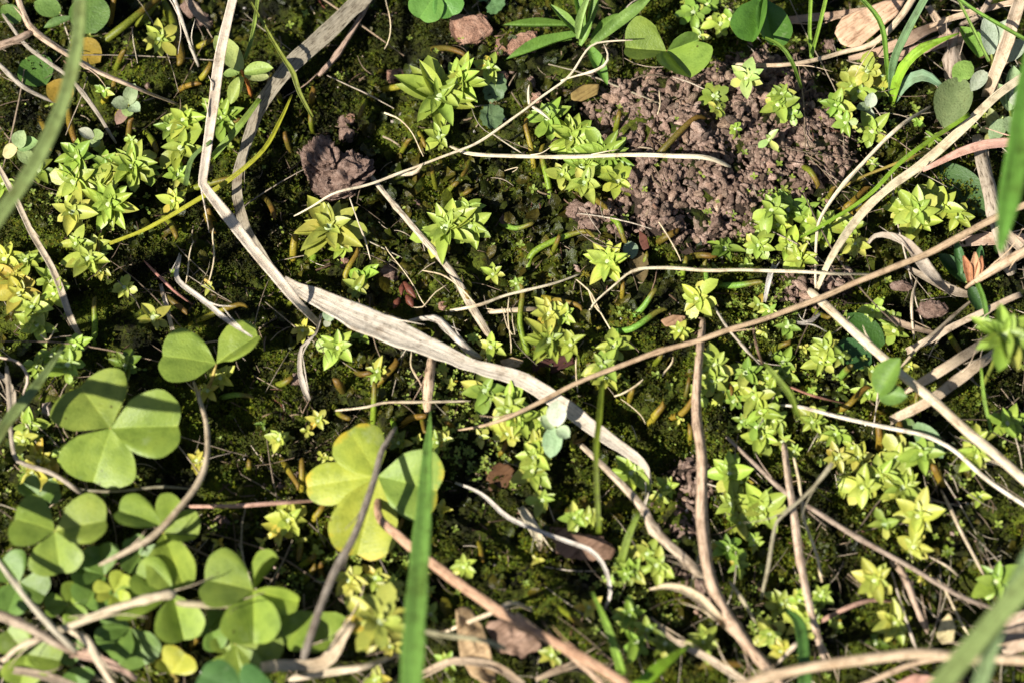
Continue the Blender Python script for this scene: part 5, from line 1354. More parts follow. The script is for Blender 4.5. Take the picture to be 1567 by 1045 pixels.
    st('thin pale straw from the top edge left of the kinked one', 'straw', 'stem', S(206, 192, 168), [(264, -8, .8), (276, 26, .75), (286, 54, .7), (304, 102, .5)], [10, 8, 6, 7], sides=8)
    st('red tipped thin straw above the clover with two leaflets', 'straw', 'stem', S(196, 120, 100), [(221, 400, .7), (248, 428, .6), (270, 448, .5), (297, 468, .4)], [4, 6, 6, 4], sides=7)
    st('whitish straw whose tip rests on the clover with two leaflets', 'straw', 'dead', S(224, 210, 190), [(276, 388, .4), (272, 428, .7), (318, 466, .95), (350, 492, 1.05), (386, 516, 1.1)], [5, 10, 11, 9, 3], curl=.5, thick=.3)
    st('short broken straw left of the whitish one', 'straw', 'dead', S(222, 204, 176), [(245, 432, .5), (254, 466, .4), (264, 504, .3)], [7, 9, 8], curl=.5)
    st('twisted thin root at the left edge above clover', 'root', 'thread', S(200, 180, 160), [(-6, 545, .7), (30, 556, .8), (46, 582, .8), (34, 608, .7)], [5, 5, 6, 4])
    st('grey straw curving under the largest clover leaf', 'straw', 'stem', S(176, 158, 132), [(10, 560, .8), (16, 640, .9), (22, 694, .9), (34, 708, .9), (80, 724, .9), (116, 748, .9), (146, 774, .8)], [9, 9, 8, 8, 9, 9, 6])
    st('brown bark strip hanging below the widest dry leaf', 'bark strip', 'bark', S(206, 168, 128), [(661, 545, .55), (657, 590, .45), (654, 632, .35)], [18, 20, 15])
    st('grey split straw curling above the widest dry leaf', 'straw', 'bark', S(200, 186, 166), [(626, 491, .6), (666, 487, .65), (694, 513, .55), (715, 535, .45), (738, 548, .35)], [7, 11, 15, 15, 8])
    st('short pale straw rising right from the slanting grey one', 'straw', 'stem', S(228, 210, 168), [(682, 477, .55), (732, 467, .55), (766, 455, .5), (800, 446, .5), (845, 434, .45), (890, 419, .4)], [6, 7, 6, 6, 5, 4], sides=8)
    st('short stub of pale straw left of the fleshy upright shoot', 'straw', 'stem', S(216, 190, 146), [(746, 478, .35), (790, 474, .35), (824, 472, .3)], [9, 10, 9])
    st('thin straw lying level below the widest dry leaf', 'straw', 'stem', S(222, 200, 158), [(512, 628, .35), (560, 623, .4), (590, 616, .4), (640, 615, .4), (720, 613, .35)], [5, 5, 6, 6, 5], sides=7)
    st('grey straw piece with curled thread below the kinked straw', 'straw', 'dead', S(206, 190, 168), [(492, 478, .5), (482, 512, .5), (462, 532, .45), (459, 566, .4), (464, 590, .35), (472, 612, .3)], [6, 5, 5, 10, 12, 9], curl=.6)
    st('upper broad tan blade left of the tall blurred rosette', 'straw', 'dead', S(222, 192, 150), [(1524, 510, .8), (1468, 550, .8), (1415, 583, .75), (1375, 606, .6)], [18, 20, 18, 10], curl=.5)
    st('lower broad tan blade left of the tall blurred rosette', 'straw', 'dead', S(214, 186, 146), [(1534, 528, .7), (1500, 556, .7), (1462, 584, .7), (1418, 617, .75), (1364, 645, .7)], [14, 20, 22, 20, 16], curl=.5)
    st('tan straw entering the right edge above the seed pod', 'straw', 'stem', S(214, 176, 130), [(1600, 368, 1.2), (1540, 400, 1.1), (1499, 425, .9), (1476, 442, .7)], [18, 18, 15, 8])
    st('flat tan straw pointing right below the furry catkin', 'straw', 'dead', S(216, 188, 152), [(1562, 452, .7), (1532, 465, .7), (1462, 498, .6), (1432, 515, .55), (1388, 538, .5)], [10, 12, 13, 15, 14], curl=.4)
    st('thin dark straw crossing below the furry catkin', 'straw', 'stem', S(176, 154, 120), [(1500, 450, .8), (1432, 506, .7), (1406, 530, .65), (1378, 562, .5)], [6, 7, 7, 5], sides=8)
    strand('dead_grass_leaf', 'grey curled dead leaf twisting over the long tan-brown straw', 'dead leaf', 'dead', S(196, 178, 154), [(1320, 391, .5), (1335, 364, .7), (1356, 360, .9), (1388, 372, 1.0), (1408, 398, .95), (1432, 428, .8), (1466, 456, .6)], [4, 8, 12, 18, 24, 24, 8], roll=[40, 50, 40, 20, 5, 0, 0], curl=.5)
    st('thin pale straw standing left of the furry catkin', 'straw', 'stem', S(220, 196, 156), [(1404, 424, .6), (1396, 467, .55), (1399, 520, .45)], [6, 6, 5], sides=7)
    st('thin pale stem crossing the long tan-brown straw', 'straw', 'stem', S(222, 206, 180), [(1093, 470, .5), (1115, 504, .8), (1140, 532, .75), (1168, 562, .6)], [6, 5, 5, 4], sides=7)
    st('thin red-brown stem among the right-hand rosettes', 'stem', 'stem', S(176, 108, 78), [(1205, 590, .6), (1247, 606, .6), (1294, 617, .5)], [5, 5, 3], sides=7)
    st('short dark stem hanging from the long tan-brown straw', 'stem', 'stem', S(140, 104, 78), [(1153, 499, .7), (1158, 530, .7), (1168, 560, .7)], [5, 6, 6], sides=7)
    st('whitish flat scrap beside the long white curved straw', 'straw', 'dead', S(232, 214, 170), [(796, 776, .45), (816, 806, .45), (830, 840, .4)], [12, 24, 12], curl=.3)
    st('weathered white strip above the right-hand rosettes', 'straw', 'dead', S(206, 200, 190), [(1188, 396, .4), (1178, 424, .45), (1170, 462, .35)], [8, 12, 6], curl=.4)
    st('grey curved scrap below the thin level straw', 'straw', 'dead', S(190, 184, 172), [(1214, 492, .4), (1236, 494, .4), (1258, 478, .35)], [6, 11, 5], curl=.4)
    st('pale straw stub right of the bottom brown scrap', 'straw', 'stem', S(216, 190, 156), [(1190, 1014, 1.0), (1216, 988, 1.0), (1236, 964, .8)], [7, 9, 6], sides=8)
    st('thin tan straw at the right edge near the bottom', 'straw', 'stem', S(214, 190, 152), [(1420, 850, .4), (1450, 866, .45), (1470, 884, .4)], [3, 5, 4], sides=7)
    st('dark grey straw under the largest clover leaf', 'straw', 'thread', S(130, 124, 100), [(120, 748, .7), (180, 752, .75), (244, 746, .7), (292, 748, .6)], [6, 6, 6, 4])
    st('upper layered brown blade at the top right', 'straw', 'dead', S(206, 166, 130), [(1190, 34, .3), (1250, 28, .35), (1300, 20, .4), (1352, 12, .45)], [16, 20, 18, 14], curl=.4)
    st('lower layered brown blade at the top right', 'straw', 'dead', S(200, 160, 124), [(1300, 92, .5), (1350, 80, .55), (1400, 58, .6), (1452, 30, .7)], [10, 22, 26, 20], curl=.4)
    st('third layered tan blade slanting at the top right', 'straw', 'dead', S(214, 180, 140), [(1400, 46, .75), (1450, 30, .8), (1510, 14, .9), (1560, 2, 1.0)], [10, 14, 14, 12], curl=.5)
    st('brown twig crossing the top right corner', 'twig', 'bark', S(170, 146, 120), [(1470, 38, .9), (1498, 22, 1.0), (1520, -10, 1.1)], [9, 12, 13])

    for lab, col, pts, w in (
        ('fourth layered brown blade under the top right tangle', S(190, 150, 118), [(1330, 104, .35), (1400, 78, .4), (1470, 60, .4), (1540, 48, .4)], [12, 26, 26, 16]),
        ('tan blade behind the green grass tuft', S(206, 172, 134), [(1420, 10, .4), (1452, 60, .4), (1490, 120, .35)], [14, 20, 12]),
        ('pinkish flat strap behind the seed pod', S(216, 178, 146), [(1452, 376, .3), (1500, 368, .4), (1550, 366, .45), (1590, 370, .5)], [12, 28, 28, 20]),
        ('pale strap crossing the pinkish one at the right edge', S(214, 186, 150), [(1520, 330, .8), (1545, 362, .8), (1580, 396, .8)], [18, 24, 16]),
        ('second grey dead blade under the curled one', S(190, 168, 138), [(1380, 404, .35), (1420, 424, .4), (1466, 446, .4), (1500, 452, .35)], [8, 18, 20, 8]),
        ('brown scrap blade below the furry catkin', S(176, 146, 112), [(1352, 482, .3), (1390, 500, .35), (1440, 512, .35)], [10, 16, 8]),
        ('brown blade in the bottom right corner', S(190, 160, 128), [(1440, 1010, .9), (1500, 985, 1.0), (1580, 960, 1.0)], [12, 20, 22]),
        ('tan blade along the bottom edge left of centre', S(200, 170, 132), [(640, 1030, .6), (700, 1012, .7), (760, 1020, .7), (800, 1048, .7)], [8, 14, 18, 16]),
        ('dull blade under the long tan stalk at the bottom', S(176, 148, 112), [(820, 1040, .5), (870, 1020, .55), (910, 1030, .5)], [8, 16, 8]),
        ('grey blade in the bottom left corner', S(176, 152, 120), [(-10, 1020, .9), (60, 1032, 1.0), (130, 1056, 1.0)], [12, 16, 14]),
        ('pale blade behind the twig at the left edge', S(190, 170, 140), [(-10, 562, .4), (20, 600, .5), (14, 660, .5)], [8, 12, 8]),
        ('brown husk strip at the top edge left', S(178, 150, 122), [(282, -8, .5), (300, 18, .5), (322, 44, .4)], [10, 22, 10])):
        st(lab, 'straw', 'dead', col, pts, w, curl=.4)
    for i, (lab, pts, w) in enumerate((
        ('thread curling past the red buds', [(590, 378, .35), (612, 408, .35), (634, 440, .35), (652, 470, .3)], 2.2),
        ('hooked pale thread over the slanting grey straw', [(646, 414, .4), (676, 420, .5), (704, 440, .55), (728, 466, .5)], 3.0),
        ('thin wavy thread below the hooked pale one', [(630, 470, .3), (650, 472, .35), (668, 446, .4), (684, 436, .4)], 2.4),
        ('thin thread left of the upright fleshy shoot', [(779, 455, .4), (781, 490, .4), (782, 540, .3)], 2.5),
        ('looping fine thread beside the upright fleshy shoot', [(768, 470, .4), (774, 500, .4), (786, 512, .4), (784, 480, .45)], 2.0),
        ('pale hair with bulb tip above the flower stem', [(588, 173, .6), (610, 182, .6), (632, 204, .55), (648, 240, .5)], [6, 3, 2.5, 2.5]),
        ('fine root below the yellow moss tufts', [(882, 428, .45), (900, 446, .4), (915, 476, .35), (938, 512, .3)], 3.0),
        ('zigzag white rootlet right of the upright fleshy shoot', [(899, 440, .4), (904, 462, .4), (918, 478, .4)], 4.0),
        ('hairline root under the brown straw in the centre', [(950, 610, .3), (975, 632, .3), (988, 648, .3)], 2.0),
        ('short white needle left of the upright stalk', [(1014, 575, .35), (1030, 546, .4)], 4.0),
        ('short white needle slanting left of the upright stalk', [(940, 606, .35), (984, 580, .45)], 4.0),
        ('white filament under the central straw crossing', [(883, 545, .3), (884, 600, .3)], 3.0),
        ('thin root along the worm casts lower edge', [(1008, 340, .6), (1022, 366, .5), (1042, 400, .4)], 3.0),
        ('red-brown hair from the top edge near the dead leaf', [(590, -6, .6), (596, 30, .5), (588, 76, .4)], 3.0),
        ('grey hair standing left of the kinked straw', [(296, 370, .5), (292, 410, .5), (284, 436, .4)], 3.0),
        ('pale stalk of the yellow rosette above two-leaflet clover', [(327, 350, .5), (330, 396, .5), (320, 430, .5)], 3.5),
        ('fine thread over the left clover patch', [(62, 512, .5), (76, 520, .6), (88, 496, .6)], 2.5),
        ('thin white stem under the widest dry leaf', [(630, 536, .4), (628, 560, .4), (642, 584, .35)], 3.0),
        ('bent root at the lower right among moss', [(1436, 880, .4), (1455, 915, .45), (1482, 970, .4)], 5.0),
        ('thin twig forking near the lower right stem', [(1215, 700, .7), (1228, 790, .6), (1252, 850, .5), (1258, 890, .4)], 6.0),
        ('fine pale root in the worm casts top edge', [(1010, 138, .5), (1012, 160, .5), (1006, 176, .5)], 3.0),
        ('curled thread above the arched fleshy shoot', [(772, 262, .35), (790, 256, .4), (784, 264, .4)], 2.0))):
        strand('root_thread', lab, 'root', 'thread', S(214, 196, 160), pts, w, group='fine roots and threads')

def build_blades():
    gb = lambda lab, col, pts, w, **k: strand('grass_sprig', lab, 'grass blade', 'blade', col, pts, w, group='green grass blades', **k)
    G1, G2, G3 = S(112, 156, 66), S(146, 180, 70), S(142, 160, 96)
    gb('wide green grass blade rising from the bottom edge', S(122, 162, 74, .66), [(629, 1075, 3.6), (640, 900, 2.7), (648, 800, 2.1), (653, 720, 1.6), (657, 665, 1.2), (659, 628, 1.0)], [44, 40, 33, 23, 14, 2], fold=0.22, roll=-16)
    gb('blurred broad blade hanging at the right edge', S(104, 150, 60), [(1590, 60, 5.2), (1567, 180, 5.1), (1545, 300, 5.0), (1530, 385, 4.9)], [40, 46, 40, 12])
    gb('blurred bluish blade across the bottom right corner', G3, [(1600, 860, 5.2), (1525, 945, 5.0), (1420, 1070, 4.8)], [36, 36, 34])
    gb('short blurred blade at the bottom right edge', S(140, 164, 110), [(1585, 830, 5.0), (1540, 920, 4.9), (1492, 1070, 4.6)], [20, 24, 26])
    gb('thin olive blade standing below the centre', S(120, 136, 40), [(916, 815, 1.2), (912, 700, 1.6), (917, 640, 1.6), (922, 582, 1.4)], [9, 10, 11, 9], fold=.5)
    gb('bent green blade near the bottom middle', G2, [(952, 1032, .8), (930, 960, 1.1), (906, 905, .9)], [16, 14, 6])
    gb('short bright blade slanting at the bottom right of middle', S(140, 180, 50), [(970, 1058, 1.4), (1010, 1020, 1.3), (1056, 986, 1.1)], [24, 22, 6])
    gb('small green blade beside the wide white scrap', S(130, 150, 60), [(950, 860, .5), (962, 820, .8), (978, 784, .9)], [14, 14, 8])
    gb('green blade behind the pale kinked straw', S(130, 156, 60), [(326, 242, .6), (362, 200, .9), (398, 152, 1.1)], [14, 16, 10], fold=.5)
    gb('curled dark green blade touching the pale kinked straw', S(96, 120, 60), [(284, 284, .6), (294, 244, .9), (324, 216, 1.3)], [10, 11, 7])
    gb('thin green stem from the top edge right of the kinked straw', S(150, 170, 80), [(396, -10, .9), (386, 58, .9), (375, 92, .9)], [8, 8, 8], fold=.6)
    gb('thin jointed grass stem crossing the grey dead leaf', S(140, 150, 62), [(384, 4, .9), (430, 84, .95), (448, 112, .9), (458, 142, .8), (478, 180, .6)], [4, 8, 11, 9, 6], fold=.6)
    gb('long yellow green stem with red tip left of the soil lump', S(190, 190, 60), [(168, 374, .5), (228, 350, .6), (301, 308, .8), (352, 276, .9), (402, 232, .9), (430, 184, .8), (447, 146, .7)], [7, 8, 9, 10, 9, 8, 3], fold=.7)
    gb('thin green straight stem crossing below the grass tuft', S(140, 176, 50), [(1484, 176, 1.2), (1388, 241, 1.15), (1328, 301, 1.0), (1248, 352, .8), (1225, 364, .6)], [8, 9, 8, 7, 5], fold=.6)
    gb('thin arched green blade at the top of the worm casts', S(110, 140, 50), [(1158, 54, .9), (1190, 68, 1.1), (1210, 92, 1.0), (1227, 136, .5)], [6, 9, 9, 7])
    gb('left thin green stem at the top edge', G2, [(1241, -10, .9), (1239, 50, .8), (1242, 90, .6)], [7, 7, 7], fold=.6)
    gb('right thin green stem at the top edge', G2, [(1266, -10, 1.0), (1254, 40, .9), (1241, 88, .7)], [8, 8, 7], fold=.6)
    gb('long thin green stem in the top right corner', S(120, 160, 60), [(1455, -10, 1.6), (1500, 22, 1.6), (1590, 74, 1.6)], [8, 9, 9], fold=.6)
    gb('thin green stem touching the felted plant', S(140, 170, 80), [(1464, -4, 1.3), (1488, 45, 1.2), (1513, 95, 1.1)], [6, 7, 7], fold=.6)
    gb('green stem blurred over the right-hand rosettes', S(130, 150, 56), [(1170, 556, 1.8), (1190, 580, 1.8), (1210, 606, 1.7), (1221, 640, 1.4)], [7, 12, 13, 10], fold=.4)
    gb('thin green blade below the tall blurred rosette', G2, [(1517, 660, .8), (1506, 610, 1.0), (1501, 562, 1.1)], [6, 8, 5])
    gb('dark green stem inside the right edge thicket', S(100, 140, 50), [(1512, 500, .6), (1505, 460, .8), (1494, 430, .8)], [9, 11, 9])
    gb('green blade at the bottom right of the slim straw', S(90, 130, 60), [(1232, 1050, 1.4), (1225, 960, 1.0), (1200, 930, .6)], [24, 22, 8])
    base = G(-90, 640, 0)
    t = empty('grass_clump', base); tag(t, 'clump of bluish grass leaning in from the left edge, blurred, plus unseen shading blades', 'grass clump')
    for pts, w in (([(-90, 640, .1), (-90, 480, 4.0), (-30, 375, 5.0), (30, 290, 5.1), (62, 238, 5.1), (96, 160, 5.1), (118, 70, 5.2), (124, -30, 5.3)], [18, 24, 26, 27, 27, 26, 24, 20]),
                   ([(-80, 650, .1), (-60, 720, 1.5), (-18, 690, 2.0), (20, 635, 1.9), (53, 595, 1.8), (98, 530, 1.5)], [16, 20, 20, 22, 20, 6]),
                   ([(-95, 640, .1), (-160, 600, 2.0), (-170, 690, 4.2), (-120, 750, 5.2)], [30, 50, 60, 8]),  # this and the next three blades stay unseen, added to cast shade
                   ([(-100, 645, .1), (-190, 560, 2.2), (-170, 470, 4.2), (-110, 380, 5.0)], [30, 46, 50, 8]),
                   ([(-100, 640, .1), (-150, 720, 1.6), (-120, 850, 3.0), (-60, 930, 3.2)], [26, 40, 40, 6]),
                   ([(-96, 640, .1), (-180, 560, 2.6), (-190, 590, 4.8), (-150, 600, 5.8)], [26, 46, 54, 10])):
        strand('blade', None, None, 'blade', G3, pts, w, parent=t)
    base = G(1366, 160, 0)
    t = empty('grass_tuft', base); tag(t, 'green grass tuft with four curving blades at upper right', 'grass tuft')
    for col, pts, w, kw in ((S(150, 190, 58), [(1364, 160, .1), (1372, 128, .5), (1384, 104, .8), (1412, 76, 1.1), (1468, 51, 1.2)], [12, 20, 25, 24, 3], dict(roll=-15)),
                            (S(118, 150, 100), [(1362, 158, .1), (1366, 100, .8), (1386, 52, 1.3), (1424, -18, 1.8)], [10, 15, 17, 14], dict(roll=10)),
                            (S(146, 180, 140), [(1368, 158, .1), (1386, 128, .5), (1414, 116, .7), (1446, 136, .5)], [8, 20, 24, 6], dict(roll=20)),
                            (S(120, 160, 60), [(1360, 150, .1), (1357, 100, .7), (1347, 36, 1.2), (1308, -12, 1.4)], [6, 9, 12, 8], dict(fold=.5))):
        strand('blade', None, None, 'blade', col, pts, w, parent=t, **kw)

# ------------------------------------------------------------------ fleshy finger-like shoots
HORNS = '''
843 306 838 275 828 232 12 a|818 262 812 226 804 190 11 o|805 418 820 384 889 355 12 a|842 392 850 376 856 362 10 m|808 540 795 495 800 446 12 a|824 454 850 459 884 467 11 o
967 486 984 470 1001 446 12 g|930 508 968 503 1009 476 12 g|1094 436 1126 437 1159 432 12 g|1081 436 1080 420 1078 402 10 g|952 458 953 444 954 430 9 o|1003 374 1018 364 1036 354 13 b
1054 393 1074 391 1094 393 13 b|584 138 610 135 636 126 12 o|658 76 684 74 708 82 12 b|477 162 477 150 480 136 12 O|480 206 477 192 477 176 11 m|675 302 686 292 699 280 12 m
668 292 664 276 660 256 10 m|524 452 530 420 546 388 12 o|448 402 450 380 453 356 14 o|477 406 484 384 496 362 13 a|574 592 588 576 606 556 14 O|571 650 572 620 573 590 12 a
613 652 628 640 650 636 12 O|527 600 520 590 513 580 16 b|994 650 1002 636 1015 620 15 o|1024 640 1044 632 1060 610 13 O|1046 616 1050 600 1054 580 9 b|961 616 964 606 968 594 11 o
994 252 1014 230 1062 183 13 b|941 206 944 190 948 172 11 m|853 284 886 290 922 314 12 m|926 328 944 340 956 370 12 a|1228 256 1240 262 1252 282 12 m|1280 326 1300 314 1324 290 12 O
154 68 190 40 236 2 16 m|167 44 170 22 175 -4 13 O|241 -6 262 30 277 86 20 m|104 160 108 190 115 216 14 O|156 160 164 146 176 126 12 o|177 108 182 96 189 80 12 m
194 230 196 210 199 186 13 b|230 248 254 245 280 249 12 O|297 78 310 68 330 60 11 o|278 296 310 284 350 274 13 m|314 320 318 334 324 354 13 O|144 530 145 496 144 462 12 a
290 498 328 480 367 466 11 o|338 608 360 604 383 606 10 g|241 444 262 460 283 476 12 b|430 700 442 720 456 742 11 o|462 760 463 734 462 706 11 o|475 804 485 788 497 770 12 o
459 818 460 836 458 854 12 m|452 874 466 862 480 852 13 m|465 892 474 880 482 866 11 m|231 926 228 952 220 982 12 O|288 994 298 982 308 968 12 O|1270 632 1298 620 1322 596 13 O
1452 510 1460 524 1470 540 12 m|1284 580 1292 570 1302 560 13 g|1346 690 1346 670 1344 650 14 O|1378 684 1378 668 1377 650 14 O|1062 1020 1094 1014 1130 1016 14 b|852 926 870 940 890 956 12 m
732 828 736 840 738 856 11 o|495 890 490 870 492 862 11 b|1445 745 1436 728 1428 712 14 O|1408 640 1402 620 1404 600 10 m|420 118 416 124 412 132 13 O|432 160 428 150 424 140 11 m
870 640 874 626 880 614 10 o|700 660 690 650 682 646 10 O|1290 372 1300 360 1310 350 11 O|380 730 382 716 381 704 10 m|420 590 434 586 446 578 12 m|600 820 610 806 616 796 10 O
1044 430 1046 412 1050 396 11 a|720 470 716 460 714 446 9 O|1056 680 1056 666 1056 652 11 o|330 340 322 330 318 318 11 O|1262 310 1270 300 1276 288 10 m|1210 1000 1196 985 1184 960 14 m
765 342 790 350 813 343 10 g|700 300 712 296 722 290 9 m|640 200 646 212 652 226 9 o|612 238 618 226 626 214 10 m|560 150 556 166 550 180 10 m|446 236 440 222 436 206 11 b|210 40 226 22 244 -4 15 m|130 40 142 20 150 -4 13 m
60 180 70 200 76 226 12 O|178 180 186 162 192 148 11 o|220 200 232 214 240 232 12 m|300 130 312 116 322 100 12 o|270 140 286 132 304 128 11 O|340 200 350 190 366 184 10 m|250 330 262 344 270 362 12 m|160 350 152 368 150 390 11 m
400 300 412 314 420 330 11 b|510 620 520 634 534 640 11 m|600 640 606 660 612 680 10 a|540 566 552 572 566 570 11 b|640 620 646 640 650 660 10 m|880 700 876 680 880 664 11 m|760 700 770 690 776 676 10 O|1120 560 1116 580 1120 600 9 O
1240 470 1252 482 1268 486 11 m|1300 330 1316 322 1330 308 11 O|1180 540 1192 530 1208 524 11 m|990 420 986 402 990 388 10 a|900 660 892 672 880 676 10 b|440 470 450 460 466 456 10 m|1000 560 1010 548 1014 532 10 m|720 240 716 256 708 268 9 m
'''
HORN_COL = {'a': S(146, 176, 52, .7), 'g': S(134, 176, 68, .7), 'm': S(134, 142, 40, .7), 'o': S(172, 160, 50, .7), 'O': S(164, 138, 46, .64), 'b': S(122, 110, 40, .64)}
HORN_WORD = {'a': 'green', 'g': 'bright green', 'm': 'olive', 'o': 'ochre', 'O': 'orange', 'b': 'brown'}

def build_horns():
    for item in HORNS.replace('\n', '|').split('|'):
        f = item.split()
        if not f: continue
        x0, y0, x1, y1, x2, y2, w = map(float, f[:7]); hue = f[7]
        r_ = random.Random(int(x0 * 3 + y2))
        hm = r_.uniform(0.18, 0.30); ht = r_.uniform(0.26, 0.46)
        dx_, dy_ = x2 - x1, y2 - y1; bd = r_.uniform(-.5, .5)
        x3, y3 = x2 + dx_ * .22 - dy_ * bd * .5, y2 + dy_ * .22 + dx_ * bd * .5
        pts = [G(x0, y0, -0.02), G(x1, y1, hm), G(x2, y2, ht), G(x3, y3, ht * r_.uniform(.85, 1.1))]
        for p, m in ((pts[1], 0.12), (pts[2], 0.14), (pts[3], 0.14)): p.z = max(p.z, m)
        ww = w * PX * 0.92
        me = tube_mesh('fleshy_shoot', pts, [ww * 0.9, ww * 0.9, ww * 0.74, ww * 0.4], sides=10, groove=0.03, wob=0.01, seed=int(x0), per_cm=14, unit_u=True, taper_end=0.62)
        me.transform(Matrix.Translation(-pts[0]))
        o = link('fleshy_shoot', me, M['horn'], None, jit(HORN_COL[hue], 0.12, r_)); o.location = pts[0]
        Lp = math.hypot(x2 - x0, y2 - y0)
        tag(o, None, 'fleshy shoot', 'finger-like fleshy shoots')
        if (x0, y0) == (805, 418): o['label'] = 'arched fleshy shoot, green with a pinkish tip, left of the worm casts'
        else: autolabel(o, f'{"short" if Lp < 34 else "long" if Lp > 62 else "finger-long"} {HORN_WORD[hue]} fleshy shoot'.replace('finger-long ', ''), x1, y1)

# ------------------------------------------------------------------ stones, clods, scraps
def lump(name, label, cat, outline, h, thick, mat, group=None, **kw):
    me, loc = lump_mesh(name, outline, h, thick, **kw)
    o = link(name, me, M[mat]); o.location = loc
    return tag(o, label, cat, group)

def build_lumps():
    base = G(515, 265, 0); t = empty('soil_lump', base); tag(t, 'brown soil lump with two crumbly lobes lying in the moss', 'soil lump')
    for ol, h, th, sd in (([(468, 236), (486, 215), (504, 219), (516, 242), (514, 262), (492, 270), (472, 262)], .42, .5, 1),
                          ([(486, 262), (508, 250), (532, 249), (552, 248), (568, 256), (560, 274), (548, 284), (534, 301), (506, 305), (484, 292)], .33, .5, 4), ([(470, 262), (486, 258), (500, 268), (498, 286), (478, 288)], .3, .36, 6)):
        me, loc = lump_mesh('lobe', ol, h, th, amp=0.17, freq=6.5, sub=5, sharp=2.2, seed=sd)
        o = link('lobe', me, M['clod'], t); o.location = loc - base
    lump('stone_chip', 'left pink stone chip near the top edge', 'stone', [(688, 24), (716, 27), (740, 26), (758, 48), (732, 66), (706, 73), (690, 52)], .26, .16, 'brick', 'pink stone chips', amp=0.07, freq=2.6, sub=3, sharp=9, tilty=.15, smooth=False)
    lump('stone_chip', 'right pink stone chip touching the long hairy leaf', 'stone', [(756, 66), (790, 56), (818, 50), (827, 66), (820, 80), (780, 84), (758, 84)], .25, .16, 'brick', 'pink stone chips', amp=0.07, freq=2.6, sub=3, sharp=9, tilty=.12, smooth=False)
    small = [(597, 420, 17, 'clod', 'small brown soil crumb above the widest dry leaf'), (528, 187, 12, 'clod', 'reddish crumb above the soil lump'), (530, 208, 15, 'clod', 'dark crumb touching the soil lump top'),
             (535, 183, 9, 'brick', 'small pink pebble above the soil lump'), (605, 118, 14, 'brick', 'red fragment left of the largest pointed rosette'), (774, 338, 10, 'clod', 'tiny brown crumb right of the lobed rosettes'),
             (678, 468, 9, 'brick', 'small red fragment on the slanting grey straw'), (526, 402, 9, 'brick', 'red fragment below the large yellow rosette'), (820, 150, 11, 'brick', 'red fragment under the flower stem'),
             (770, 118, 9, 'brick', 'reddish crumb beside the scalloped leaves'), (812, 128, 10, 'clod', 'dark crumb under the pale flower stem'), (880, 322, 16, 'clod', 'soil crumb left of the worm casts'),
             (905, 345, 14, 'clod', 'soil crumb at the left corner of the worm casts'), (1310, 40, 10, 'clod', 'brown crumb under the top right dry blades'), (1268, 70, 12, 'clod', 'brown crumb left of the big dry leaf'),
             (640, 310, 7, 'clod', 'tiny crumb beside the slanting grey straw'), (1310, 125, 14, 'brick', 'pinkish crumb among the yellow round-leaved rosettes'), (455, 580, 12, 'clod', 'dark soil crumb left of the grey straw piece'),
             (340, 800, 13, 'clod', 'soil crumb left of the orange rosette above clover'), (430, 745, 10, 'clod', 'dark crumb above the pink clover runner'), (312, 36, 13, 'clod', 'pale brown crumb left of the pale kinked straw'), (292, 14, 15, 'clod', 'crumbly brown fragment at the top edge left')]
    for x, y, r, mat, lab in small:
        r_ = random.Random(x); ol = [(x + math.cos(a * math.pi / 4) * r * r_.uniform(.75, 1.2), y + math.sin(a * math.pi / 4) * r * r_.uniform(.6, 1.0)) for a in range(8)]
        p = G(x, y, 0.0)
        lump('soil_crumb', lab, 'soil crumb', ol, p.z + r * PX * .6, r * PX * 1.5, mat, 'loose crumbs', amp=r * PX * .5, freq=6, sub=3, sharp=2.2, seed=x % 7)
    lump('furry_catkin', 'furry brown catkin lying right of the grey curled leaf', 'catkin', [(1402, 476), (1410, 465), (1426, 462), (1444, 466), (1452, 476), (1440, 484), (1416, 487)], .38, .22, 'clod', amp=0.07, freq=9, sub=4, sharp=2.2)
    lump('dry_bud', 'tan dry bud left of the furry catkin', 'bud', [(1360, 434), (1380, 430), (1398, 438), (1392, 446), (1364, 444)], .36, .14, 'clod', amp=.04, freq=9, sub=3, sharp=2.2)
    # red buds above the widest dry leaf
    base = G(620, 450, 0); t = empty('red_bud_sprig', base); tag(t, 'sprig of small red buds above the widest dry leaf', 'sprig')
    for bx, by, tx, ty, w in ((618, 432, 636, 456, 13), (622, 452, 632, 470, 13), (612, 456, 602, 472, 11), (616, 434, 614, 452, 9)):
        A, B = P(bx, by, .3), P(tx, ty, .35)
        pts = [A, (A + B) * .5, B]
        me = tube_mesh('bud', pts, [w * PX * .4, w * PX, w * PX * .3], sides=9, seed=bx, per_cm=30, wob=0.0); me.transform(Matrix.Translation(-base))
        link('bud', me, M['horn'], t, S(140, 82, 62))
    # split pod
    base = G(1490, 420, 0); t = empty('seed_pod', base); tag(t, 'brown split seed pod between dark leaves at right', 'seed pod')
    for bx, by, tx, ty, w, c in ((1484, 432, 1474, 392, 16, S(190, 130, 90)), (1490, 434, 1492, 386, 18, S(206, 160, 120)), (1494, 430, 1502, 392, 14, S(176, 120, 84))):
        A, B = P(bx, by, .5), P(tx, ty, .7)
        me = blade_mesh('valve', [A, (A + B) * .5 + Vector((0, 0, .06)), B], [w * PX * .6, w * PX, w * PX * .2], curl=.6, per_cm=20, seed=bx); me.transform(Matrix.Translation(-base))
        link('valve', me, M['deadleaf'], t, c)
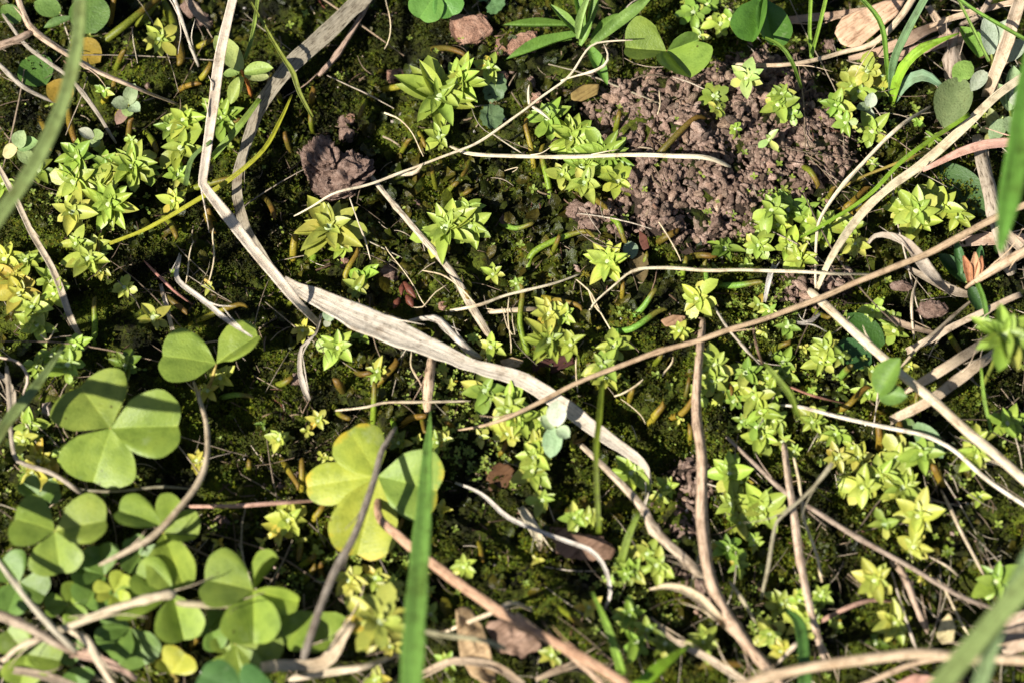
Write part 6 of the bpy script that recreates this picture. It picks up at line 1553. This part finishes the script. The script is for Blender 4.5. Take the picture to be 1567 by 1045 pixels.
    # flat dead leaf scraps
    for lab, ol, h, col, kw in (
        ('big brown dry leaf folded at the top right', [(1276, 48), (1290, 26), (1320, 16), (1352, 4), (1386, 2), (1372, 26), (1346, 46), (1312, 72), (1288, 68)], .65, S(208, 172, 140), dict(amp=.14, tilty=.12)),
        ('mouldering leaf scrap, reddish brown, under the white curved straw', [(838, 812), (860, 802), (890, 816), (922, 822), (944, 842), (930, 860), (890, 856), (856, 850)], .34, S(128, 100, 80), dict(amp=.16, jag=.2)),
        ('curled brown dead leaf at the bottom right of the wide green blade', [(696, 936), (716, 924), (738, 950), (748, 990), (762, 1030), (752, 1052), (722, 1036), (704, 1004)], .7, S(178, 150, 112), dict(amp=.35, freq=2.4)),
        ('pinkish soil-coated leaf under the long tan stalk', [(742, 958), (772, 940), (812, 956), (830, 990), (800, 1006), (760, 994)], .6, S(150, 122, 102), dict(amp=.3, freq=3.0, jag=.2)),
        ('brown oval leaf at the upper left edge of the worm casts', [(873, 140), (890, 130), (918, 130), (914, 146), (890, 156), (874, 154)], .4, S(138, 116, 66), dict(amp=.08)),
        ('dark red leaf scrap left of the worm casts foot', [(978, 352), (990, 362), (994, 380), (984, 384), (978, 370)], .42, S(104, 64, 50), dict(amp=.06)),
        ('small round dry leaf below the fleshy upright shoot', [(764, 552), (784, 546), (802, 552), (796, 562), (772, 562)], .3, S(180, 156, 120), dict(amp=.05)),
        ('brown leaf piece right of the central crossing', [(1010, 490), (1030, 482), (1050, 484), (1044, 500), (1018, 500)], .3, S(160, 126, 96), dict(amp=.06)),
        ('dark brown torn leaf under the central rosette pair', [(812, 556), (850, 546), (876, 542), (880, 556), (850, 570), (820, 572)], .16, S(70, 40, 34), dict(amp=.1, jag=.2)),
        ('orange brown torn leaf left of the long white straw', [(742, 720), (766, 706), (788, 716), (780, 744), (752, 752)], .22, S(96, 66, 40), dict(amp=.12, jag=.3)),
        ('beige flat leaf at the right edge near the bottom', [(1500, 960), (1540, 940), (1580, 930), (1590, 990), (1540, 1002)], .8, S(200, 176, 150), dict(amp=.12)),
        ('pink leaf scrap at the bottom edge right', [(1366, 1046), (1400, 1030), (1440, 1036), (1450, 1060), (1390, 1066)], .7, S(196, 150, 130), dict(amp=.1)),
        ('cream papery husk hanging at the lower right', [(1440, 950), (1452, 938), (1462, 960), (1458, 984), (1440, 986), (1432, 972)], .5, S(206, 190, 140), dict(amp=.08, cup=.3))):
        me, loc = sheet_mesh('leaf_scrap', ol, h, **kw)
        o = link('leaf_scrap', me, M['deadleaf'], None, col); o.location = loc
        tag(o, lab, 'dead leaf', 'dead leaf scraps')

def build_yellow_moss():
    spots = [(895, 420), (908, 446), (886, 450), (930, 478), (952, 494), (962, 498), (944, 464), (972, 492), (1005, 496), (982, 488), (915, 504), (890, 474), (888, 486), (1018, 478), (1100, 462), (1128, 452), (1122, 470), (1130, 492), (1110, 520), (1138, 510), (1100, 458), (936, 492), (1150, 478), (1090, 486)]
    for i, (x, y) in enumerate(spots):
        r_ = random.Random(i); c = G(x, y, .06)
        V, F = [], []
        R = r_.uniform(.06, .1)
        for k in range(16):
            a = r_.uniform(0, 6.28); el = r_.uniform(.1, 1.3); L = R * r_.uniform(.8, 1.3); w = L * .16
            d = Vector((math.cos(a) * math.cos(el), math.sin(a) * math.cos(el), math.sin(el))); s_ = Vector((-math.sin(a), math.cos(a), 0)) * w
            b = len(V); cur = Vector((0, 0, 0))
            for q in range(4):
                t = q / 3; p = d * (L * t) + Vector((0, 0, -L * .7 * t * t)) + Vector((-math.sin(a), math.cos(a), 0)) * (L * .5 * t * t)
                V += [p + s_ * (1 - t * .9), p - s_ * (1 - t * .9)]
            for q in range(3): F.append((b + q * 2, b + q * 2 + 1, b + q * 2 + 3, b + q * 2 + 2))
        o = link('moss_tuft', mesh_from('moss_tuft', V, F, None, True), M['yellow_moss']); o.location = c
        tag(o, None, 'moss tuft', 'yellow curled moss tufts'); autolabel(o, 'yellow curled moss tuft', x, y)

def build_sprouts():
    # tiny seed-leaf pairs carpeting the ground around the rosette clusters
    cl = [(1130, 610, 90), (1360, 740, 90), (1200, 360, 80), (120, 300, 90), (60, 700, 60), (790, 680, 60), (1100, 30, 60), (1320, 130, 60), (1210, 940, 60), (480, 850, 60), (690, 600, 50), (1250, 560, 60), (600, 880, 40), (700, 680, 50), (1170, 480, 40), (960, 900, 60)]
    pts = []
    for x, y, s_ in cl:
        for _ in range(84): pts.append((rng.gauss(x, s_ * .7), rng.gauss(y, s_ * .6)))
    for _ in range(500): pts.append((rng.uniform(-60, 1630), rng.uniform(-40, 1090)))
    V, T = [], []
    for x, y in pts:
        c = G(x, y, rng.uniform(.06, .2)); a = rng.uniform(0, 6.28); L = rng.uniform(.035, .085)
        for k in range(rng.choice((2, 4, 4))):
            aa = a + k * math.pi / (1 if k < 1 else 1) + (math.pi / 2 if k > 1 else 0); el = rng.uniform(0, .5)
            d = Vector((math.cos(aa) * math.cos(el), math.sin(aa) * math.cos(el), math.sin(el))); s_ = Vector((-math.sin(aa), math.cos(aa), 0)) * L * .36
            b = len(V)
            V += [c, c + d * L * .4 + s_ * .8, c + d * L * .8 + s_ * .7, c + d * L, c + d * L * .8 - s_ * .7, c + d * L * .4 - s_ * .8]
            T += [(b, b + 1, b + 5), (b + 1, b + 2, b + 4), (b + 1, b + 4, b + 5), (b + 2, b + 3, b + 4)]
    o = link('seedling_carpet', fast_mesh('seedling_carpet', np.array([v[:] for v in V]), np.array(T)), M['sprout'])
    tag(o, 'tiny yellow green seed leaves sprinkled through the moss', 'seedlings', kind='stuff')

# ------------------------------------------------------------------ build everything
build_ground()
build_moss()
PV = pellet_variants()
build_heap('worm_cast_heap', 'large heap of crumbly brown worm casts at the upper right of centre', HEAP, 300, 3200, 0.048, 5, PV)
for nm, c, n, sd in (('small worm cast patch left of the upright brown stalk', CASTS[0], 60, 6), ('small worm cast patch at the foot of the slanting tan stalk', CASTS[1], 34, 7), ('small worm cast patch at the thick cream straw tip', CASTS[2], 40, 8)):
    build_heap('worm_cast_heap', nm, c, n, n * 3, 0.038, sd, PV)
build_lumps()
build_sprouts()
build_yellow_moss()
build_horns()
build_rosettes()
build_plants()
build_clovers()
build_straws()
build_blades()
finish_labels()
